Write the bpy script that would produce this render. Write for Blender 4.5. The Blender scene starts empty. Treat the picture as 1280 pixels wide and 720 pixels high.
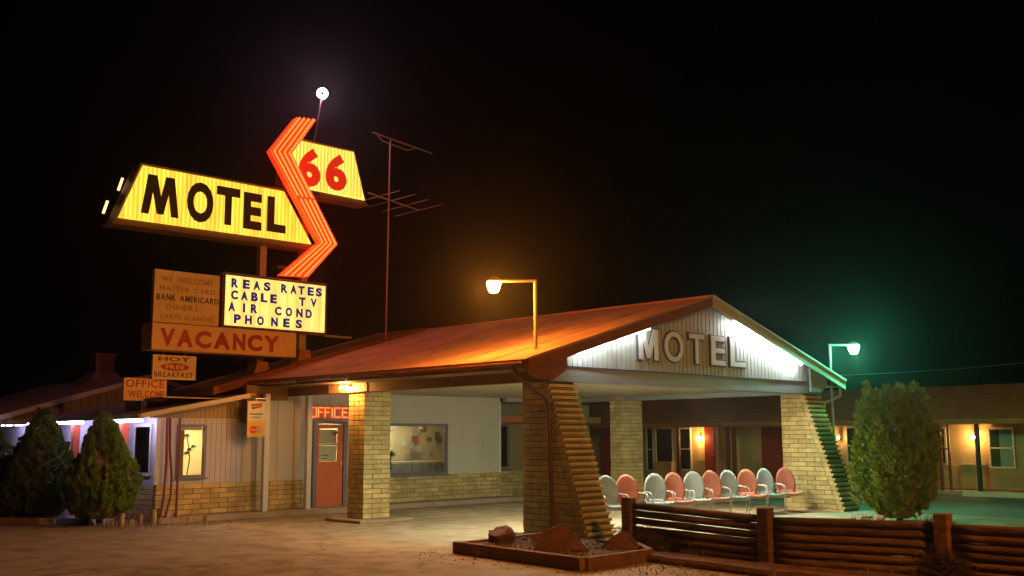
import bpy, bmesh, math, random
from mathutils import Matrix, Vector
random.seed(7)
SC = bpy.context.scene
COL = SC.collection
R = math.radians

# ------------------------------------------------------------------ camera
CP = Vector((-12.5603, -12.0024, 1.679)); YAW, PITCH, ROLL, FPX = 0.77333, 0.14296, -0.00429, 1290.74
fw = Vector((math.sin(YAW)*math.cos(PITCH), math.cos(YAW)*math.cos(PITCH), math.sin(PITCH)))
rt = Vector((math.cos(YAW), -math.sin(YAW), 0)); up = rt.cross(fw)
r2 = rt*math.cos(ROLL)+up*math.sin(ROLL); u2 = -rt*math.sin(ROLL)+up*math.cos(ROLL)
cam = bpy.data.objects.new('camera', bpy.data.cameras.new('camera')); COL.objects.link(cam)
M = Matrix((r2, u2, -fw)).transposed().to_4x4(); M.translation = CP
cam.matrix_world = M
cam.data.sensor_width = 36; cam.data.lens = 36*FPX/1280; cam.data.clip_end = 2000; cam.data.clip_start = .1
SC.camera = cam
# ------------------------------------------------------------------ night sky
W = bpy.data.worlds.new('World'); SC.world = W; W.use_nodes = True
nt = W.node_tree; bg = nt.nodes['Background']
sky = nt.nodes.new('ShaderNodeTexSky'); sky.sky_type = 'NISHITA'; sky.sun_disc = False
sky.sun_elevation = R(-4); sky.sun_rotation = R(220)
nt.links.new(sky.outputs[0], bg.inputs[0]); bg.inputs[1].default_value = .006
vs = SC.view_settings; vs.view_transform = 'Standard'; vs.look = 'None'; vs.exposure = .3; vs.gamma = 1
cy = SC.cycles; cy.max_bounces = 6; cy.diffuse_bounces = 4; cy.glossy_bounces = 2; cy.transmission_bounces = 4
cy.transparent_max_bounces = 6; cy.volume_bounces = 0; cy.sample_clamp_indirect = 4; cy.caustics_reflective = False
cy.caustics_refractive = False
# lamp strengths; ceiling strips are hidden and the street lamp is added
S_ORANGE, S_GREEN, S_CEIL, S_RAKE, S_PORCH, S_FLOOD, S_TOP, S_ADDED_STREET = 900, 850, 370, 95, 34, 900, 230, 2800

# ------------------------------------------------------------------ materials
MATS = {}
def mat(name, col, rough=.7, var=.15, scale=3.0, bump=.0, bscale=40.0, metal=0.0, col2=None, stretch=(1, 1, 1), spec=.4, dirt=None, world=False):
    if name in MATS: return MATS[name]
    m = bpy.data.materials.new(name); m.use_nodes = True; MATS[name] = m
    t = m.node_tree; b = t.nodes['Principled BSDF']
    b.inputs['Roughness'].default_value = rough; b.inputs['Metallic'].default_value = metal
    b.inputs['Specular IOR Level'].default_value = spec
    tc = t.nodes.new('ShaderNodeTexCoord'); mp = t.nodes.new('ShaderNodeMapping')
    mp.inputs['Scale'].default_value = stretch
    src = tc.outputs['Object']
    if world: src = t.nodes.new('ShaderNodeNewGeometry').outputs['Position']
    t.links.new(src, mp.inputs[0])
    n = t.nodes.new('ShaderNodeTexNoise'); n.inputs['Scale'].default_value = scale; n.inputs['Detail'].default_value = 6
    n.inputs['Roughness'].default_value = .65
    t.links.new(mp.outputs[0], n.inputs['Vector'])
    r = t.nodes.new('ShaderNodeValToRGB'); c = Vector(col)
    lo = c*(1-var) if col2 is None else Vector(col2); hi = c*(1+var) if col2 is None else c
    r.color_ramp.elements[0].position = .3; r.color_ramp.elements[1].position = .7
    r.color_ramp.elements[0].color = (*lo, 1); r.color_ramp.elements[1].color = (*hi, 1)
    t.links.new(n.outputs[0], r.inputs[0])
    oi = t.nodes.new('ShaderNodeObjectInfo'); mr = t.nodes.new('ShaderNodeMapRange')
    mr.inputs[3].default_value = 1-var*.8; mr.inputs[4].default_value = 1+var*.8
    t.links.new(oi.outputs['Random'], mr.inputs[0])
    vm = t.nodes.new('ShaderNodeVectorMath'); vm.operation = 'SCALE'
    t.links.new(r.outputs[0], vm.inputs[0]); t.links.new(mr.outputs[0], vm.inputs['Scale'])
    out = vm.outputs[0]
    if dirt:
        n3 = t.nodes.new('ShaderNodeTexNoise'); n3.inputs['Scale'].default_value = dirt[0]; n3.inputs['Detail'].default_value = 8
        t.links.new(src, n3.inputs['Vector'])
        r3 = t.nodes.new('ShaderNodeValToRGB'); r3.color_ramp.elements[0].position = .5; r3.color_ramp.elements[1].position = .68
        t.links.new(n3.outputs[0], r3.inputs[0])
        mx = t.nodes.new('ShaderNodeMix'); mx.data_type = 'RGBA'; mx.inputs[7].default_value = (*dirt[1], 1)
        ml = t.nodes.new('ShaderNodeMath'); ml.operation = 'MULTIPLY'; ml.inputs[1].default_value = dirt[2]
        t.links.new(r3.outputs[0], ml.inputs[0]); t.links.new(ml.outputs[0], mx.inputs[0]); t.links.new(out, mx.inputs[6]); out = mx.outputs[2]
    t.links.new(out, b.inputs['Base Color'])
    if bump:
        n2 = t.nodes.new('ShaderNodeTexNoise'); n2.inputs['Scale'].default_value = bscale; n2.inputs['Detail'].default_value = 5
        t.links.new(mp.outputs[0], n2.inputs['Vector'])
        bp = t.nodes.new('ShaderNodeBump'); bp.inputs['Strength'].default_value = bump; bp.inputs['Distance'].default_value = .02
        t.links.new(n2.outputs[0], bp.inputs['Height']); t.links.new(bp.outputs[0], b.inputs['Normal'])
    return m
def emit(name, col, s, var=0, scale=(1, 1, 1), base=(.5, .5, .5)):
    if name in MATS: return MATS[name]
    m = bpy.data.materials.new(name); m.use_nodes = True; MATS[name] = m
    t = m.node_tree; b = t.nodes['Principled BSDF']; b.inputs['Base Color'].default_value = (*base, 1)
    b.inputs['Roughness'].default_value = .4
    b.inputs['Emission Color'].default_value = (*col, 1); b.inputs['Emission Strength'].default_value = s
    if var:
        tc = t.nodes.new('ShaderNodeTexCoord'); mp = t.nodes.new('ShaderNodeMapping'); mp.inputs['Scale'].default_value = scale
        n = t.nodes.new('ShaderNodeTexNoise'); n.inputs['Scale'].default_value = 1; n.inputs['Detail'].default_value = 3
        mr = t.nodes.new('ShaderNodeMapRange'); mr.inputs[1].default_value = .3; mr.inputs[2].default_value = .7
        mr.inputs[3].default_value = s*(1-var); mr.inputs[4].default_value = s*(1+var)
        t.links.new(tc.outputs['Object'], mp.inputs[0]); t.links.new(mp.outputs[0], n.inputs['Vector'])
        t.links.new(n.outputs[0], mr.inputs[0]); t.links.new(mr.outputs[0], b.inputs['Emission Strength'])
    return m
def glass(name, tint=(.9, .93, .92)):
    if name in MATS: return MATS[name]
    m = bpy.data.materials.new(name); m.use_nodes = True; MATS[name] = m; t = m.node_tree; t.nodes.clear()
    o = t.nodes.new('ShaderNodeOutputMaterial'); a = t.nodes.new('ShaderNodeBsdfTransparent'); a.inputs[0].default_value = (*tint, 1)
    g = t.nodes.new('ShaderNodeBsdfGlossy'); g.inputs['Roughness'].default_value = .05
    f = t.nodes.new('ShaderNodeFresnel'); f.inputs[0].default_value = 1.45
    x = t.nodes.new('ShaderNodeMixShader'); t.links.new(f.outputs[0], x.inputs[0])
    t.links.new(a.outputs[0], x.inputs[1]); t.links.new(g.outputs[0], x.inputs[2]); t.links.new(x.outputs[0], o.inputs[0])
    return m
BLOCK = mat('slump_block', (.50, .40, .17), .85, .22, 5, .6, 30, dirt=(1.6, (.24, .17, .07), .45), world=True)
BLOCKRED = BLOCK
MORTAR = mat('mortar', (.16, .13, .09), .95, .2, 8, .4, 60)
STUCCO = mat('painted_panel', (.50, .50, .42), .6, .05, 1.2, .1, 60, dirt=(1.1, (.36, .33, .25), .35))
PANELB = mat('lavender_lit_panel', (.44, .46, .56), .6, .06, 1.5)  # lavender of the eave tubes mixed into the panel colour
GABLE = mat('gable_siding', (.42, .47, .46), .55, .07, 2.0, dirt=(2.0, (.30, .32, .30), .35))
BEAM = mat('grey_beam_paint', (.27, .32, .37), .5, .08, 2)
CEILM = mat('ceiling_paint', (.50, .50, .44), .6, .06, 2)
FASCIA = mat('brown_fascia', (.16, .085, .03), .7, .2, 2, .2, 20, stretch=(1, .3, 1))
FASCRED = mat('red_brown_fascia', (.20, .055, .02), .65, .2, 3, .2, 20)
ROOF = mat('rolled_roofing', (.36, .19, .12), .85, .22, .9, .35, 60, dirt=(1.3, (.24, .11, .065), .6))
ROOFD = mat('dark_roofing', (.38, .15, .08), .9, .25, 1.2, .4, 50)
TRIM = mat('trim_paint', (.55, .50, .40), .5, .1, 3)
METAL = mat('galvanised_metal', (.55, .52, .46), .4, .1, 4, metal=.7)
GREENTRIM = mat('pale_trim', (.42, .45, .36), .5, .1, 3)
WHITEP = mat('white_post_paint', (.6, .62, .58), .5, .06, 4)
FRAME = mat('purple_grey_frame', (.16, .14, .19), .5, .1, 4)
DOOR = mat('orange_red_door', (.50, .11, .03), .45, .06, 1.5)
REDDOOR = mat('dark_red_door', (.30, .03, .015), .5, .08, 2)
REDPOST = mat('red_post_paint', (.55, .10, .05), .5, .1, 3)
CONC = mat('concrete', (.34, .27, .19), .9, .15, 2.5, .3, 50, dirt=(3, (.2, .15, .1), .4))
WOOD = mat('weathered_red_wood', (.30, .15, .075), .8, .35, 3, 1.0, 18, col2=(.10, .045, .022), stretch=(6, .6, 6), spec=.1)
TIMBER = mat('rough_timber', (.26, .12, .05), .85, .25, 4, .8, 25, col2=(.13, .055, .025))
STUMP = mat('log_stump', (.42, .32, .18), .9, .2, 6, .6, 30)
ROCK = mat('red_sandstone', (.24, .11, .06), .9, .3, 3, .9, 12, col2=(.12, .05, .03))
SOIL = mat('planter_soil', (.20, .09, .045), .95, .3, 8, 1, 40, col2=(.08, .035, .02))
POLE = mat('sign_pole_paint', (.42, .30, .18), .5, .15, 4)
DARKM = mat('dark_metal', (.05, .045, .045), .5, .2, 4)
SIGNP = mat('faded_sign_board', (.78, .62, .38), .55, .08, 1.5, dirt=(2.5, (.55, .36, .17), .5))
SIGNP2 = mat('pale_sign_board', (.80, .62, .34), .55, .06, 2)
SIGNO = mat('orange_sign_board', (.76, .50, .26), .55, .08, 2)
INKRED = mat('faded_red_ink', (.42, .05, .035), .6, .25, 9)
INKBR = mat('brown_ink', (.16, .07, .03), .6, .2, 9)
INKGHOST = mat('worn_ink', (.52, .32, .15), .6, .2, 12, col2=(.40, .22, .10))
INKBLK = mat('black_ink', (.02, .015, .015), .6)
NAVY = None
BLACKL = mat('black_letter', (.045, .03, .012), .5)
TEAL = mat('pale_teal_enamel', (.28, .36, .38), .4, .14, 3, dirt=(5, (.20, .24, .24), .6), world=True)
SALMON = mat('salmon_enamel', (.46, .18, .13), .4, .14, 3, dirt=(5, (.30, .12, .09), .6), world=True)
CHFRAME = mat('white_tube_enamel', (.42, .39, .39), .35, .06, 3, dirt=(9, (.2, .12, .08), .6), world=True)
BARK = mat('bark', (.14, .10, .06), .95, .3, 8, .8, 30)
GLASS = glass('window_glass'); DGLASS = glass('dark_window_glass', (.6, .62, .6))

NAVY = emit('navy_backlit_letter', (.03, .02, .28), .30, base=(.02, .015, .2))
# ------------------------------------------------------------------ helpers
def tag(o, label=None, cat=None, group=None, kind=None):
    if label: o['label'] = label
    if cat: o['category'] = cat
    if group: o['group'] = group
    if kind: o['kind'] = kind
    return o
def thing(name, label, cat, loc=(0, 0, 0), rz=0, group=None):
    o = bpy.data.objects.new(name, None); COL.objects.link(o); o.location = loc; o.rotation_euler = (0, 0, rz)
    o.empty_display_size = .2
    return tag(o, label, cat, group)
class MB:
    def __init__(s): s.v = []; s.f = []
    def poly(s, pts):
        i = len(s.v); s.v += [tuple(p) for p in pts]; s.f.append(tuple(range(i, i+len(pts)))); return s
    def box(s, x0, x1, y0, y1, z0, z1):
        i = len(s.v)
        s.v += [(x, y, z) for z in (z0, z1) for x, y in ((x0, y0), (x1, y0), (x1, y1), (x0, y1))]
        s.f += [tuple(i+k for k in q) for q in ((3, 2, 1, 0), (4, 5, 6, 7), (0, 1, 5, 4), (1, 2, 6, 5), (2, 3, 7, 6), (3, 0, 4, 7))]
        return s
    def prism(s, poly, axis, a, b):
        # poly: 2D points (counter-clockwise); axis 'y' -> (x,z) poly, 'x' -> (y,z), 'z' -> (x,y)
        mk = {'y': lambda p, t: (p[0], t, p[1]), 'x': lambda p, t: (t, p[0], p[1]), 'z': lambda p, t: (p[0], p[1], t)}[axis]
        n = len(poly); i = len(s.v)
        s.v += [mk(p, a) for p in poly]+[mk(p, b) for p in poly]
        s.f.append(tuple(i+k for k in range(n))); s.f.append(tuple(i+n+k for k in reversed(range(n))))
        for k in range(n):
            j = (k+1) % n; s.f.append((i+k, i+n+k, i+n+j, i+j))
        return s
    def tube(s, path, r, n=8, caps=True):
        P = [Vector(p) for p in path]; rings = []
        rr = r if isinstance(r, (list, tuple)) else [r]*len(P)
        ref = None
        for k, p in enumerate(P):
            d = (P[min(k+1, len(P)-1)]-P[max(k-1, 0)]).normalized()
            if ref is None:
                ref = Vector((0, 0, 1)) if abs(d.z) < .9 else Vector((1, 0, 0))
            a = (ref-d*ref.dot(d)).normalized(); b = d.cross(a); ref = a
            i = len(s.v); rings.append(i)
            for j in range(n):
                t = 2*math.pi*j/n; s.v.append(tuple(p+(a*math.cos(t)+b*math.sin(t))*rr[k]))
        for a, b in zip(rings, rings[1:]):
            for j in range(n):
                q = (j+1) % n; s.f.append((a+j, a+q, b+q, b+j))
        if caps:
            s.f.append(tuple(rings[0]+j for j in reversed(range(n)))); s.f.append(tuple(rings[-1]+j for j in range(n)))
        return s
    def build(s, name, m, parent=None, smooth=False, bevel=0, off=(0, 0, 0)):
        me = bpy.data.meshes.new(name)
        L = Vector(off)
        if parent is not None and parent.get('_w') is None:
            q = parent; L = L+world_loc(parent)
        me.from_pydata([tuple(Vector(v)-L) for v in s.v], [], s.f)
        bm = bmesh.new(); bm.from_mesh(me); bmesh.ops.recalc_face_normals(bm, faces=bm.faces)
        if bevel: bmesh.ops.bevel(bm, geom=bm.edges, offset=bevel, segments=1, affect='EDGES', clamp_overlap=True)
        bm.to_mesh(me); bm.free()
        if smooth:
            for p in me.polygons: p.use_smooth = True
        me.materials.append(m)
        o = bpy.data.objects.new(name, me); COL.objects.link(o)
        if parent: o.parent = parent
        return o
def world_loc(o):
    v = Vector((0, 0, 0))
    while o: v = v+o.location; o = o.parent
    return v
def part(name, mb, m, parent, **k): return mb.build(name, m, parent, **k)
def inst(me, name, parent, loc, rot=(0, 0, 0), m=None):
    o = bpy.data.objects.new(name, me); COL.objects.link(o); o.parent = parent
    o.location = Vector(loc)-(world_loc(parent) if parent else Vector((0, 0, 0))); o.rotation_euler = rot
    return o
_bm = {}
def brickmesh(lx, ly, lz, m):
    k = (round(lx, 3), round(ly, 3), round(lz, 3), m.name)
    if k not in _bm:
        me = bpy.data.meshes.new('brick'); b = bmesh.new(); bmesh.ops.create_cube(b, size=1)
        for v in b.verts: v.co.x *= lx; v.co.y *= ly; v.co.z *= lz
        bmesh.ops.bevel(b, geom=b.edges, offset=.006, segments=1, affect='EDGES')
        b.to_mesh(me); b.free(); me.materials.append(m); _bm[k] = me
    return _bm[k]
def brick(parent, x0, x1, y0, y1, z0, z1, m=None, j=.012):
    m = m or BLOCK
    e = random.uniform(-.003, .003)
    o = inst(brickmesh(x1-x0-j, y1-y0-j, z1-z0-j, m), 'brick', parent, ((x0+x1)/2+e, (y0+y1)/2+random.uniform(-.003, .003), (z0+z1)/2))
    return o
SPLAY = [0]
_gl = {}
def glyph(ch, bold):
    k = (ch, bold)
    if k in _gl: return _gl[k]
    cu = bpy.data.curves.new('glyph', 'FONT'); cu.body = ch; cu.size = 1; cu.offset = bold; cu.extrude = .5; cu.resolution_u = 4
    o = bpy.data.objects.new('glyph', cu); COL.objects.link(o)
    me = bpy.data.meshes.new_from_object(o); bpy.data.objects.remove(o); bpy.data.curves.remove(cu)
    vs = [v.co.copy() for v in me.vertices]; fs = [tuple(p.vertices) for p in me.polygons]; bpy.data.meshes.remove(me)
    x0 = min(v.x for v in vs); x1 = max(v.x for v in vs); y0 = min(v.y for v in vs); y1 = max(v.y for v in vs)
    vs = [((v.x-x0)/(x1-x0), (v.y-y0)/(y1-y0), v.z/(.5)) for v in vs]
    _gl[k] = (vs, fs, (x1-x0)/(y1-y0)); return _gl[k]
def letter(parent, ch, x0, x1, z0, z1, y, d, m, bold=.02, shear=0, name='letter'):
    """upright letter facing -Y, fitted to its bounds; depth d in front of plane y"""
    if ch == 'M' and name != 'plain':
        q = .14 if shear == 0 and name != 'face' else .0
        P_ = [(0, 0), (.2, 0), (.29, .58), (.42, .03), (.59, .03), (.72, .58), (.80, 0), (1, 0), (.86, 1), (.63, 1), (.51, .46), (.39, 1), (.15, 1)] if SPLAY[0] else \
             [(0, 0), (.21, 0), (.21, .58), (.42, .05), (.58, .05), (.79, .58), (.79, 0), (1, 0), (1, 1), (.74, 1), (.5, .42), (.26, 1), (0, 1)]
        b = MB().prism([(x0+p[0]*(x1-x0), z0+p[1]*(z1-z0)) for p in P_], 'y', y-d, y)
        return part(name, b, m, parent)
    vs, fs, asp = glyph(ch, bold); b = MB()
    b.v = [(x0+v[0]*(x1-x0)+shear*v[1], y-d*(v[2]*.5+.5), z0+v[1]*(z1-z0)) for v in vs]; b.f = list(fs)
    return part(name, b, m, parent)
def word(parent, txt, x0, x1, z0, z1, y, m, d=.006, bold=.02, slope=0, gap=.18):
    """letters spread over x0..x1 by their own widths"""
    asp = [glyph(c, bold)[2] if c != ' ' else .55 for c in txt]
    tot = sum(asp)+gap*(len(txt)-1); sx = (x1-x0)/tot; x = x0
    for c, a in zip(txt, asp):
        if c != ' ':
            dz = slope*(x-x0); letter(parent, c, x, x+a*sx, z0+dz, z1+dz, y, d, m, bold)
        x += (a+gap)*sx
def mirror_faces(b): return b

# ------------------------------------------------------------------ ground
def ground_mat():
    m = bpy.data.materials.new('dusty_asphalt'); m.use_nodes = True; t = m.node_tree; b = t.nodes['Principled BSDF']
    b.inputs['Roughness'].default_value = .85; b.inputs['Specular IOR Level'].default_value = .3
    tc = t.nodes.new('ShaderNodeTexCoord')
    def noise(s, d, vec=None, dist=0):
        n = t.nodes.new('ShaderNodeTexNoise'); n.inputs['Scale'].default_value = s; n.inputs['Detail'].default_value = d
        n.inputs['Distortion'].default_value = dist; t.links.new(vec or tc.outputs['Object'], n.inputs['Vector']); return n
    mp = t.nodes.new('ShaderNodeMapping'); mp.inputs['Scale'].default_value = (1, .35, 1); mp.inputs['Rotation'].default_value = (0, 0, R(-40))
    t.links.new(tc.outputs['Object'], mp.inputs[0])
    n1 = noise(.45, 8, mp.outputs[0], .6)
    r1 = t.nodes.new('ShaderNodeValToRGB'); r1.color_ramp.elements[0].position = .32; r1.color_ramp.elements[1].position = .68
    r1.color_ramp.elements[0].color = (.31, .255, .175, 1); r1.color_ramp.elements[1].color = (.42, .35, .24, 1)
    t.links.new(n1.outputs[0], r1.inputs[0])
    n2 = noise(2.2, 8); r2_ = t.nodes.new('ShaderNodeValToRGB'); r2_.color_ramp.elements[0].position = .42; r2_.color_ramp.elements[1].position = .66
    r2_.color_ramp.elements[0].color = (1, 1, 1, 1); r2_.color_ramp.elements[1].color = (.66, .62, .57, 1)
    t.links.new(n2.outputs[0], r2_.inputs[0])
    mx = t.nodes.new('ShaderNodeMix'); mx.data_type = 'RGBA'; mx.blend_type = 'MULTIPLY'; mx.inputs[0].default_value = 1
    t.links.new(r1.outputs[0], mx.inputs[6]); t.links.new(r2_.outputs[0], mx.inputs[7])
    # cracks
    nd = noise(1.4, 4); vm = t.nodes.new('ShaderNodeVectorMath'); vm.operation = 'ADD'
    sc = t.nodes.new('ShaderNodeVectorMath'); sc.operation = 'SCALE'; sc.inputs['Scale'].default_value = .9
    t.links.new(nd.outputs[1], sc.inputs[0]); t.links.new(tc.outputs['Object'], vm.inputs[0]); t.links.new(sc.outputs[0], vm.inputs[1])
    vo = t.nodes.new('ShaderNodeTexVoronoi'); vo.feature = 'DISTANCE_TO_EDGE'; vo.inputs['Scale'].default_value = .38
    t.links.new(vm.outputs[0], vo.inputs['Vector'])
    rc = t.nodes.new('ShaderNodeValToRGB'); rc.color_ramp.elements[0].position = .0; rc.color_ramp.elements[1].position = .016
    rc.color_ramp.elements[0].color = (.30, .27, .24, 1); rc.color_ramp.elements[1].color = (1, 1, 1, 1)
    t.links.new(vo.outputs[0], rc.inputs[0])
    m2 = t.nodes.new('ShaderNodeMix'); m2.data_type = 'RGBA'; m2.blend_type = 'MULTIPLY'; m2.inputs[0].default_value = .5
    t.links.new(mx.outputs[2], m2.inputs[6]); t.links.new(rc.outputs[0], m2.inputs[7]); t.links.new(m2.outputs[2], b.inputs['Base Color'])
    n4 = noise(30, 6); bp = t.nodes.new('ShaderNodeBump'); bp.inputs['Strength'].default_value = .3; bp.inputs['Distance'].default_value = .02
    t.links.new(n4.outputs[0], bp.inputs['Height']); t.links.new(bp.outputs[0], b.inputs['Normal'])
    return m
g = MB().poly([(-400, -400, 0), (400, -400, 0), (400, 400, 0), (-400, 400, 0)]).build('ground', ground_mat()); tag(g, kind='structure')
asph = mat('parking_asphalt', (.12, .125, .10), .85, .25, .8, .3, 60, dirt=(.4, (.07, .07, .06), .6))
g = MB().poly([(9.6, -40, .004), (17.2, -40, .004), (17.2, 40, .004), (9.6, 40, .004)]).build('parking_lot', asph); tag(g, kind='structure')
g = MB().box(.2, 9.1, -1.7, 1.7, 0, .05).build('patio_slab', CONC, bevel=.01); tag(g, kind='structure')
g = MB().box(-3.1, 7.0, 7.62, 8.2, 0, .12).build('office_walkway', CONC, bevel=.012); tag(g, kind='structure')
g = MB().box(17.2, 18.0, -12, 40, 0, .10).build('motel_walkway', CONC, bevel=.01); tag(g, kind='structure')

# ------------------------------------------------------------------ piers of slump block
H = 2.6
def square_pier(x0, y0, wx, wy, z0, label):
    t = thing('brick_pillar', label, 'pillar', (x0, y0, 0))
    part('core', MB().box(x0+.02, x0+wx-.02, y0+.02, y0+wy-.02, z0, H-.004), MORTAR, t)
    n = 26; ch = (H-z0)/n
    for i in range(n):
        z = z0+i*ch; s = wx*.66 if i % 2 else wx*.34
        for (ya, yb) in ((y0, y0+.2), (y0+wy-.2, y0+wy)):
            brick(t, x0, x0+s, ya, yb, z, z+ch); brick(t, x0+s, x0+wx, ya, yb, z, z+ch)
        for xa in (x0, x0+wx-.2): brick(t, xa, xa+.2, y0+.2, y0+wy-.2, z, z+ch)
    return t
PB = square_pier(0, 5.158, .681, .557, .06, 'free-standing square block pillar between the office door and window')
PD = square_pier(8.28, 5.158, .681, .557, .0, 'pale square block pillar behind the row of chairs')
g = MB().box(-.32, 1.0, 4.8, 6.0, 0, .06); part('base_slab', g, CONC, PB, bevel=.01)
def header_mesh(w, ch):
    if 'hd' not in _bm:
        b = MB().box(-w/2, w/2, .065, .17, -ch/2+.004, ch/2-.004).box(-w/2-.003, w/2+.003, -.004, .064, -ch/2+.008, ch*.06)
        o = b.build('brick', BLOCK); _bm['hd'] = o.data; bpy.data.objects.remove(o)
    return _bm['hd']
def flared_pier(x0, w, yb, s, label):
    t = thing('brick_buttress', label, 'pillar', (x0, 0, 0))
    z0 = .0; n = 26; ch = H/n
    core = [(-s+.052, 0), (yb-.02, 0), (yb-.02, H-.004), (.052, H-.004)]
    part('core', MB().prism(core, 'x', x0+.02, x0+w-.02), MORTAR, t)
    for i in range(n):
        z = z0+i*ch; yf = -s*(1-(z+ch*.5)/H)
        # header course brick with raked joint, stepped back course by course
        o = inst(header_mesh(w, ch), 'brick', t, (x0+w/2, yf, z+ch*.5)); o.rotation_euler = (R(random.uniform(-1.5, 1.5)), 0, 0)
        L = yb-yf-.18; off = .4 if i % 2 else .2
        ys = [yb]; y = yb-off
        while y > yf+.18+.13: ys.append(y); y -= .4
        ys.append(yf+.18)
        for a, b in zip(ys, ys[1:]):
            for xa in (x0, x0+w-.2): brick(t, xa, xa+.2, b, a, z, z+ch)
    return t
PA = flared_pier(0, .676, .639, .879, 'near block buttress with sloping stepped edge rising out of the timber planter')
PC = flared_pier(8.279, .676, .639, .879, 'far block buttress with green-lit stepped edge beside the round bush')

# ------------------------------------------------------------------ carport
CX = 4.48; SL = .288; EX = .7
def rz_(x): return 2.93+SL*(min(x, 2*CX-x)+EX)
def roof_strip(x0, x1, y0, y1, zf, th):
    p = [(x0, zf(x0)-th), (x1, zf(x1)-th), (x1, zf(x1)), (x0, zf(x0))]; return MB().prism(p, 'y', y0, y1)
cp = thing('carport', 'gabled carport in front of the office with shallow orange-lit roof', 'carport', (CX, 4, 0))
part('roof', roof_strip(-EX, CX, -.2, 8.6, rz_, .1), ROOF, cp)
part('roof', roof_strip(CX+.001, 2*CX+EX, -.2, 8.6, rz_, .1), ROOF, cp)
part('ridge_cap', MB().tube([(CX, -.21, rz_(CX)+.0), (CX, 10.6, rz_(CX))], .035, 6), ROOFD, cp)
# seams of the rolled roofing: thin laps
lap = MB()
for k in range(1, 9):
    y = -.2+k*.98
    p = [(-EX, rz_(-EX)+.001), (CX-.02, rz_(CX-.02)+.001), (CX-.02, rz_(CX-.02)+.009), (-EX, rz_(-EX)+.009)]
    lap.prism(p, 'y', y, y+.06)
part('roofing_lap', lap, ROOF, cp)
# rake boards (front)
for s in (0, 1):
    X = [-EX-.02, CX] if s == 0 else [CX+.001, 2*CX+EX+.02]
    p = [(X[0], rz_(X[0])-.20), (X[1], rz_(X[1])-.20), (X[1], rz_(X[1])+.015), (X[0], rz_(X[0])+.015)]
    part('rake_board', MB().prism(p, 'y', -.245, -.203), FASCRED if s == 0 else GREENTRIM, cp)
    # drip strip
    p = [(X[0], rz_(X[0])-.012), (X[1], rz_(X[1])-.012), (X[1], rz_(X[1])+.03), (X[0], rz_(X[0])+.03)]
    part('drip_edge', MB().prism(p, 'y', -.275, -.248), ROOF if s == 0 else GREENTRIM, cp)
# eave boards and gutter
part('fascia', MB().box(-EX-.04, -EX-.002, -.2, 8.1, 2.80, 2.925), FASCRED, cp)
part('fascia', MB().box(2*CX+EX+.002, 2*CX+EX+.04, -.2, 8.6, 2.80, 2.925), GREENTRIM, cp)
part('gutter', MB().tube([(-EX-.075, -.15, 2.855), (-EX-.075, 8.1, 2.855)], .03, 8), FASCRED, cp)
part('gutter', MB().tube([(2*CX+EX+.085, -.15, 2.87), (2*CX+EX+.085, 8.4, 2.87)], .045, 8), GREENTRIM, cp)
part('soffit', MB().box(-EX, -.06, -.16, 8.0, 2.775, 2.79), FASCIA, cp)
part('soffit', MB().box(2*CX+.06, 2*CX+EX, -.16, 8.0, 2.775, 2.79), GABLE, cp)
# boxed eave ends
for nm, poly, m in (('eave_end', [(-EX+.005, 2.77), (-.45, 2.62), (-.02, 2.62), (.30, 2.80), (.30, rz_(.30)-.21), (-EX+.005, rz_(-EX)-.15)], FASCRED),
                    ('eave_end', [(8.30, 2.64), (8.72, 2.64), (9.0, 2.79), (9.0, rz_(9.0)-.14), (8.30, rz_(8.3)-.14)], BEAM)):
    part(nm, MB().prism(poly, 'y', -.15, -.10), m, cp)
# beams
part('front_beam', MB().box(.02, 8.94, -.035, .24, 2.602, 2.86), BEAM, cp)
part('beam_trim', MB().box(.31, 8.29, -.055, -.037, 2.85, 2.872), mat('violet_trim', (.10, .08, .16), .5), cp)
bl = [(-.05, .245, 2.4), (-.05, 2.4, 5.02), (-.05, 5.02, 8.1)]
for i, (x, a, b) in enumerate(bl): part('side_beam', MB().box(-.05, .12, a+.006, b-.006, 2.595-.004*i, 2.86), FASCIA, cp)
part('beam_joint_plate', MB().box(-.066, -.052, 5.0, 5.045, 2.6, 2.86), DARKM, cp)
part('beam_panel', MB().box(-.063, -.052, 5.06, 6.35, 2.6, 2.85), mat('flood_lit_board', (.60, .36, .14), .6, .15, 3, .2), cp)  # board colour lightened for the orange glow of the floodlight
part('side_beam', MB().box(8.5, 8.94, .245, 8.1, 2.6, 2.86), BEAM, cp)
part('rear_beam', MB().box(6.7, 8.49, 7.95, 8.1, 2.6, 2.86), BEAM, cp)
part('ceiling', MB().box(.125, 8.495, .245, 8.12, 2.70, 2.72), CEILM, cp)
part('post_bracket', MB().box(8.27, 8.49, 5.30, 5.55, 2.602, 2.70), POLE, cp)
# gable siding: individual ribs too narrow to tell apart -> one corrugated sheet
gs = MB(); x = .32; w = .132
while x < 8.62-.01:
    x1 = min(x+w, 8.62)
    def top(q): return rz_(q)-.105
    a = x+.02
    gs.prism([(x, 2.862), (a, 2.862), (a, top(a)), (x, top(x))], 'y', .012, .03)
    if x < CX < x1: poly = [(a, 2.862), (x1, 2.862), (x1, top(x1)), (CX, top(CX)), (a, top(a))]
    else: poly = [(a, 2.862), (x1, 2.862), (x1, top(x1)), (a, top(a))]
    gs.prism(poly, 'y', -.006, .03); x = x1
o = part('gable_siding', gs, GABLE, cp)
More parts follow.
